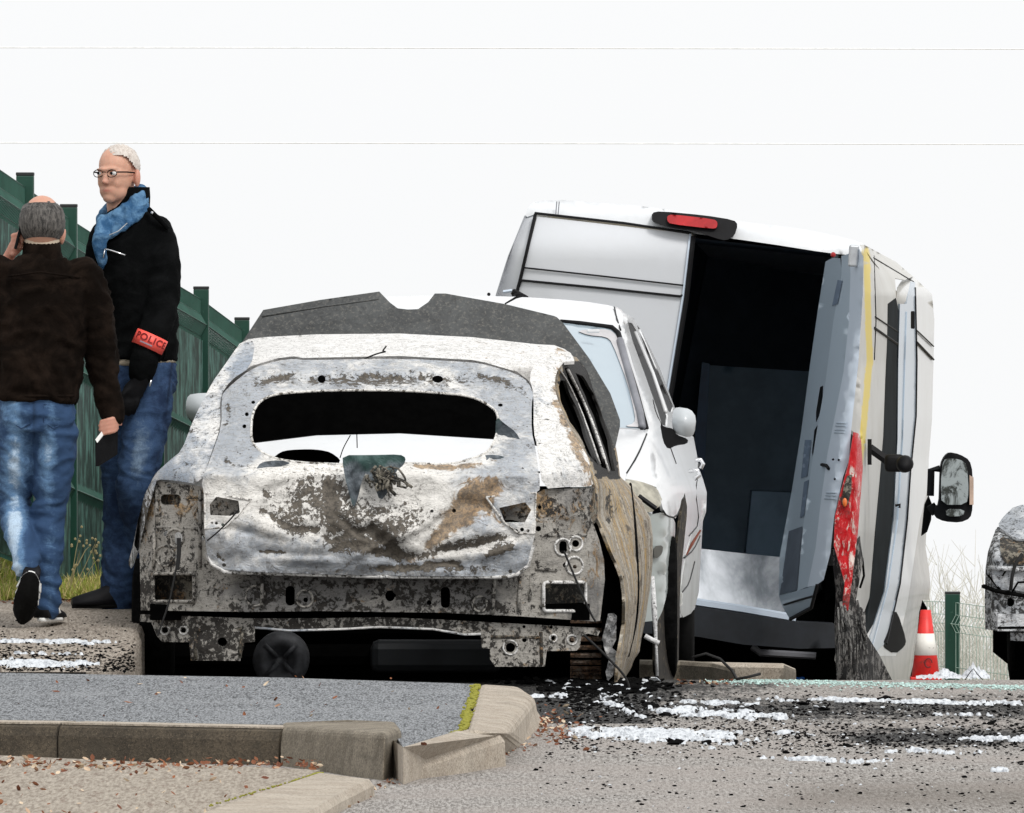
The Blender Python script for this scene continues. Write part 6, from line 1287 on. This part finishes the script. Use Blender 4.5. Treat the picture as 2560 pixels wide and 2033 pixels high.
shoe(mbn, Vector((B(392, 1530).x, YB + .13, zg + .022)), Vector((B(250, 1530).x + .06, YB + .10, zg + .022)), (0, 0, 1), M['shoe'], M['sole'], .045, .085)
# ---------------------------------------------------------------- what lies on the road
def gr(x, y, e=0.0, walk=False):
    """point of the ground surface at picture position (x, y)"""
    if walk:
        lo, hi = 48.3, 54.0
        for _ in range(24):
            Y = (lo + hi) / 2
            if HY + (CAMZ - walk_z(0, Y)) * FPX / Y > y: lo = Y
            else: hi = Y
        return Vector(((x - CX) * Y / FPX, Y, walk_z(0, Y) + e))
    q = Gp(x, y, 0)
    if q.y > 51:
        Y = min(67.5, 51 + (1702.5 - y) * 9); q = Vector(((x - CX) * Y / FPX, Y, road_z(Y)))
    q.z = road_z(q.y) + .004 * nz(q.x * 2, q.y * 2) + e; return q
def patch_mesh(mb, x0, x1, y0, y1, field, sx_=3.5, sy_=1.1, hgt=.012, walk=False):
    nx_, ny_ = int((x1 - x0) / sx_), int((y1 - y0) / sy_); idx = {}
    vals = {}
    for j in range(ny_ + 1):
        for i in range(nx_ + 1):
            x, y = x0 + i * sx_, y0 + j * sy_
            vals[i, j] = field(x, y)
    vs = []; fs = []
    def vid(i, j):
        if (i, j) not in idx:
            idx[i, j] = len(vs); f = max(0, vals[i, j]); vs.append(gr(x0 + i * sx_, y0 + j * sy_, (.002 + hgt * min(1, f * 4) ** .5 * (.7 + .5 * nz(i * .25, j * .5))) if vals[i, j] > 0 else max(-.05, vals[i, j] * .12), walk))
        return idx[i, j]
    for j in range(ny_):
        for i in range(nx_):
            if max(vals[i, j], vals[i + 1, j], vals[i, j + 1], vals[i + 1, j + 1]) > 0: fs.append((vid(i, j), vid(i + 1, j), vid(i + 1, j + 1), vid(i, j + 1)))
    mb.add(vs, fs)
def reg(cx_, cy_, rx, ry, sl=0.0, th=.08, sd=0, fxs=42, fys=6):
    def f(x, y):
        u = (x - cx_) / rx; v = (y - cy_ - sl * (x - cx_)) / ry
        return .42 * (1 - u * u) - v * v * .5 + .85 * nz(x / fxs, y / fys, sd) + .55 * nz(x / 11, y / 2.4, sd + 5) - th - .10
    return f
b = NB('fire_foam'); n = b.noise(60, 5, .75, 0, b.mapping((1, .12, 1))); M['foam'] = b.fin(b.mix(b.step(n, .34, .56), (.26, .28, .31), (.66, .69, .72)), .6)
fm = MB()
for (x0, x1, y0, y1, f) in (
    (1500, 1620, 1742, 1800, reg(1545, 1770, 80, 10, .42, .22, 1)), (1620, 1990, 1765, 1806, reg(1790, 1786, 230, 12, .06, .16, 2)), (1640, 1900, 1752, 1768, reg(1770, 1759, 140, 5, .0, .2, 3)),
    (1420, 1900, 1806, 1872, reg(1600, 1840, 240, 16, .05, .10, 4)), (1500, 1860, 1822, 1850, reg(1680, 1834, 190, 9, .02, .0, 5)), (1880, 2560, 1742, 1772, reg(2240, 1756, 420, 5, .02, .16, 6, 90, 4)),
    (1900, 2240, 1888, 1920, reg(2060, 1903, 170, 6, .03, .12, 7, 90, 5)), (2360, 2600, 1838, 1868, reg(2500, 1850, 130, 6, 0, .12, 8)), (2180, 2480, 1868, 1892, reg(2330, 1880, 140, 5, .02, .2, 9)),
    (2470, 2530, 1920, 1936, reg(2496, 1928, 26, 5, 0, .12, 10)), (1740, 1812, 1866, 1884, reg(1776, 1874, 30, 4, 0, .1, 11)), (1930, 2000, 1820, 1840, reg(1960, 1832, 26, 3, 0, .2, 12)), (2300, 2560, 1776, 1800, reg(2420, 1788, 150, 3, 0, .3, 13)),
    (1300, 1460, 1724, 1760, reg(1370, 1742, 60, 6, 0, .35, 14))):
    patch_mesh(fm, x0, x1, y0, y1, f)
for (x0, x1, y0, y1, f) in ((-20, 330, 1598, 1624, reg(110, 1606, 190, 5, .02, .12, 21, 60, 4)), (-20, 330, 1628, 1650, reg(150, 1637, 170, 3, .02, .3, 22, 60, 4)), (-20, 250, 1648, 1676, reg(70, 1660, 150, 9, .03, .0, 23, 60, 5))):
    patch_mesh(fm, x0, x1, y0, y1, f, walk=True)
o = fm.build('foam', M['foam'], None, True); o['kind'] = 'stuff'
def lump(mb, p, r, rnd, fl=.6):
    n = 6; rings = []
    rot = Matrix.Rotation(rnd.random() * 6, 3, 'Z') @ Matrix.Rotation(rnd.gauss(0, .4), 3, 'X')
    for k, (s, h) in enumerate(((.5, 0), (1, .25), (.9, .7), (.35, 1.0))):
        rings.append([p + rot @ Vector((r * s * math.cos(6.283 * i / n) * rnd.uniform(.6, 1.3), r * s * math.sin(6.283 * i / n) * rnd.uniform(.6, 1.3), r * fl * h * rnd.uniform(.7, 1.3))) for i in range(n)])
    mb.loft(rings)
rnd = random.Random(31)
dk = MB(); wt = MB(); gl_ = MB()
for k in range(1100):                      # charred heap under the wheel
    x = rnd.gauss(1480, 95); y = 1700 + abs(rnd.gauss(0, 34)); 
    if x < 1345 and y > 1712: continue
    (dk if rnd.random() < .86 else wt); lump(dk if rnd.random() < .94 else wt, gr(x, min(y, 1800)), rnd.uniform(.004, .018) * (1.3 if y < 1730 else .7), rnd)
for k in range(6000):                     # crumbs over the road
    u = rnd.random(); 
    if u < .35: x, y = rnd.uniform(1420, 2560), rnd.gauss(1772, 20)
    elif u < .6: x, y = rnd.uniform(1400, 2000), rnd.gauss(1835, 22)
    elif u < .85: x, y = rnd.uniform(1950, 2570), rnd.gauss(1845, 26)
    elif u < .93: x, y = rnd.uniform(1350, 2560), rnd.uniform(1720, 1900)
    else: x, y = rnd.uniform(1350, 2560), rnd.uniform(1880, 2030)
    if y < 1712 or x < 1350: continue
    lump(dk if rnd.random() < .92 else wt, gr(x, y), abs(rnd.gauss(.0022, .0026)) + .0012, rnd, .6)
for x, y, r in ((1690, 1862, .034), (1675, 1856, .02), (1770, 1860, .024), (2120, 1868, .022), (1965, 1885, .014), (2010, 1763, .026), (2210, 1752, .03), (2480, 1810, .024), (2240, 1757, .02), (2060, 1776, .02), (1580, 1722, .03), (1575, 1735, .03), (1560, 1716, .03), (2552, 1907, .012), (2150, 1986, .010), (1510, 1964, .010), (1340, 1926, .012), (1740, 1932, .006), (2530, 2012, .010), (1660, 1790, .025), (1625, 1770, .03)): lump(dk, gr(x, y), r, rnd, .5)
for k in range(1500):                     # crumbled safety glass
    x = rnd.uniform(1830, 2570); y = 1700 + abs(rnd.gauss(0, 5)) + (x - 1830) * .022
    if k % 5 == 0: x, y = rnd.uniform(1760, 1960), rnd.uniform(1690, 1708)
    lump(gl_, gr(x, y), rnd.uniform(.003, .007), rnd, .9)
for k in range(1100): lump(dk, gr(rnd.uniform(-10, 336), 1680 - abs(rnd.gauss(0, 42)), 0, True), rnd.uniform(.002, .008), rnd, .6)
o = dk.build('charred_debris', M['char']); o['kind'] = 'stuff'
o = wt.build('ash_debris', M['foam']); o['kind'] = 'stuff'
M['crumb'] = basic('glass_crumbs', (.45, .62, .58), .2, 0, .5, 50); o = gl_.build('glass_crumbs', M['crumb']); o['kind'] = 'stuff'
# dead leaves along the kerbs
b = NB('dead_leaf'); oi = b.n('ShaderNodeNewGeometry').outputs['Random Per Island']; M['leaf'] = b.fin(b.mix(b.step(oi, .6, .9), b.mix(oi, (.12, .035, .015), (.34, .13, .05)), (.62, .50, .36)), .8)
lf = MB()
def leaf(p, r):
    rot = Matrix.Rotation(rnd.random() * 6, 3, 'Z') @ Matrix.Rotation(rnd.gauss(0, .6), 3, 'X') @ Matrix.Rotation(rnd.gauss(0, .5), 3, 'Y')
    q = [Vector((-1, 0, 0)), Vector((-.4, .45, .1)), Vector((.3, .5, .15)), Vector((1, 0, .25)), Vector((.3, -.5, .15)), Vector((-.4, -.45, .1)), Vector((0, 0, -.08))]
    lf.add([p + Vector((0, 0, r * .3)) + rot @ (v * r) for v in q], [(0, 1, 6), (1, 2, 6), (2, 3, 6), (3, 4, 6), (4, 5, 6), (5, 0, 6)])
for k in range(300): leaf(Gp(rnd.uniform(-20, 800), rnd.gauss(1908, 7) + 4, .035), rnd.uniform(.005, .016))
for k in range(90): leaf(Gp(rnd.uniform(-20, 700), rnd.uniform(1915, 2040), .037), rnd.uniform(.005, .015))
for k in range(150): t = rnd.random(); leaf(Gp(1020 + 320 * t, 1925 - 70 * t + rnd.gauss(4, 7), 0), rnd.uniform(.004, .012))
for k in range(160): leaf(gr(rnd.gauss(1385, 35), rnd.gauss(1822, 22)), rnd.uniform(.006, .016))
for k in range(110): t = rnd.random(); leaf(Gp(1000 - 230 * t, 1945 + 95 * t + rnd.gauss(5, 8), 0), rnd.uniform(.004, .012))
for k in range(40): leaf(gr(rnd.uniform(1690, 1830), rnd.uniform(1700, 1712)), rnd.uniform(.006, .014))
for k in range(34): leaf(Gp(rnd.uniform(0, 1150), rnd.uniform(1692, 1795), IZ), rnd.uniform(.004, .011))
for x, y in ((838, 1748), (800, 1716), (665, 1714), (690, 1752), (695, 1768), (320, 1760), (140, 1733), (1060, 1865), (350, 1714)): leaf(Gp(x, y, IZ), .016)
for k in range(160): leaf(Vector((rnd.uniform(-2.3, -1.7), rnd.uniform(52.3, 53.4), .26)), rnd.uniform(.006, .016))
o = lf.build('dead_leaves', M['leaf']); o['kind'] = 'stuff'
# small litter
def litter(name, x, y, z, r, m, label, cat):
    mb = MB(); p = Gp(x, y, z)
    for k in range(5): lump(mb, p + Vector((rnd.gauss(0, r * .5), rnd.gauss(0, r), 0)), r * rnd.uniform(.6, 1), rnd, 1.2)
    o = mb.build(name, m); tag(o, label, cat); return o
mb = MB(); mb.sphere(Gp(1038, 1932, .013), (.015, .015, .013), 14, 10); o = mb.build('fallen_crab_apple', basic('yellow_fruit', (.80, .62, .12), .4, 0, .3, 30), None, True); tag(o, 'round yellow fruit lying in the gutter beside the kerb end', 'fruit')
mb = MB(); mb.sphere(Gp(1054, 1926, .012), (.012, .012, .011), 14, 10); o = mb.build('fallen_crab_apple', basic('pink_fruit', (.72, .32, .25), .4, 0, .3, 30), None, True); tag(o, 'small pinkish fruit just right of the yellow one', 'fruit')
litter('paper_scrap', 908, 1990, 0, .013, M['wht'], 'crumpled white paper scrap in the gutter in front of the kerb end stone', 'litter')
mb = MB(); p = gr(1998, 1700, .010); mb.tube([p + Vector((-.026, 0, 0)), p + Vector((.026, 0, 0))], .011, 12); o = mb.build('bottle_cap', basic('blue_plastic', (.02, .16, .62), .4), None, True); tag(o, 'bright blue plastic cap on the road behind the kerb nose', 'litter')
# white crumpled sheet beside the cone
cs = MB(); rings = []
for j in range(7):
    t = j / 6; row = []
    for i in range(40):
        s = i / 39; x = 2290 + 185 * s; ph = .055 * math.exp(-((x - 2432) / 16) ** 2) + .035 * math.exp(-((x - 2360) / 24) ** 2) + .022 * math.exp(-((x - 2455) / 12) ** 2) + .010
        h = ph * (1 - abs(t - .5) * 2) * (1 + .5 * nz(x * .12, j * .9)) + .012 * nz(x * .2, j, 3); p = P(x, 1704, 65.5 + t * .35); p.z = road_z(65.5) + .012 + h; row.append(p)
    rings.append(row)
cs.loft(rings, False, False); o = cs.build('plastic_sheet', M['foam'], None, True); tag(o, 'crumpled white plastic sheet on the road between cone and right hand wreck', 'litter')
for nm, pts, w_, m in (('kerb', [P(1990, 1702, 62), P(1960, 1702, 62.4), P(1800, 1702, 62.6), P(1640, 1702, 62.8)], .25, M['kerb']), ('kerb', [P(1838, 1704, 58), P(1780, 1704, 58.4), P(1700, 1704, 58.7), P(1600, 1704, 58.8)], .2, M['kerb_mid'])):
    pts = [Vector((p.x, p.y, 0)) for p in pts]; zz = road_z(pts[0].y) + .062
    rings = []
    for i, p in enumerate(pts):
        zt_ = zz - (.012 if i == 0 else 0); rings.append([Vector((p.x, p.y, zz - .2)), Vector((p.x, p.y, zt_ - .015)), Vector((p.x, p.y + .03, zt_)), Vector((p.x, p.y + w_, zt_)), Vector((p.x, p.y + w_, zz - .2))])
    mb = MB(); mb.loft(rings); o = mb.build(nm, m); o['kind'] = 'structure'
# burned cable over the far kerb
mb = MB(); mb.tube([gr(x, y, z) for x, y, z in ((1730, 1702, .09), (1765, 1702, .105), (1800, 1702, .085), (1830, 1702, .04), (1842, 1704, .01), (1870, 1706, .02), (1900, 1705, .03))], .006, 6); o = mb.build('burnt_cable', M['cable'], None, True); tag(o, 'thin burned cable lying over the kerb nose behind the white car wheel', 'cable')
mb = MB(); mb.tube([P(x, y, 65.2) for x, y in ((2410, 1704), (2426, 1680), (2434, 1672), (2442, 1684), (2462, 1706))], .0022, 6); o = mb.build('bent_wire', M['cable'], None, True); tag(o, 'bent wire loop standing above the white plastic sheet', 'cable')
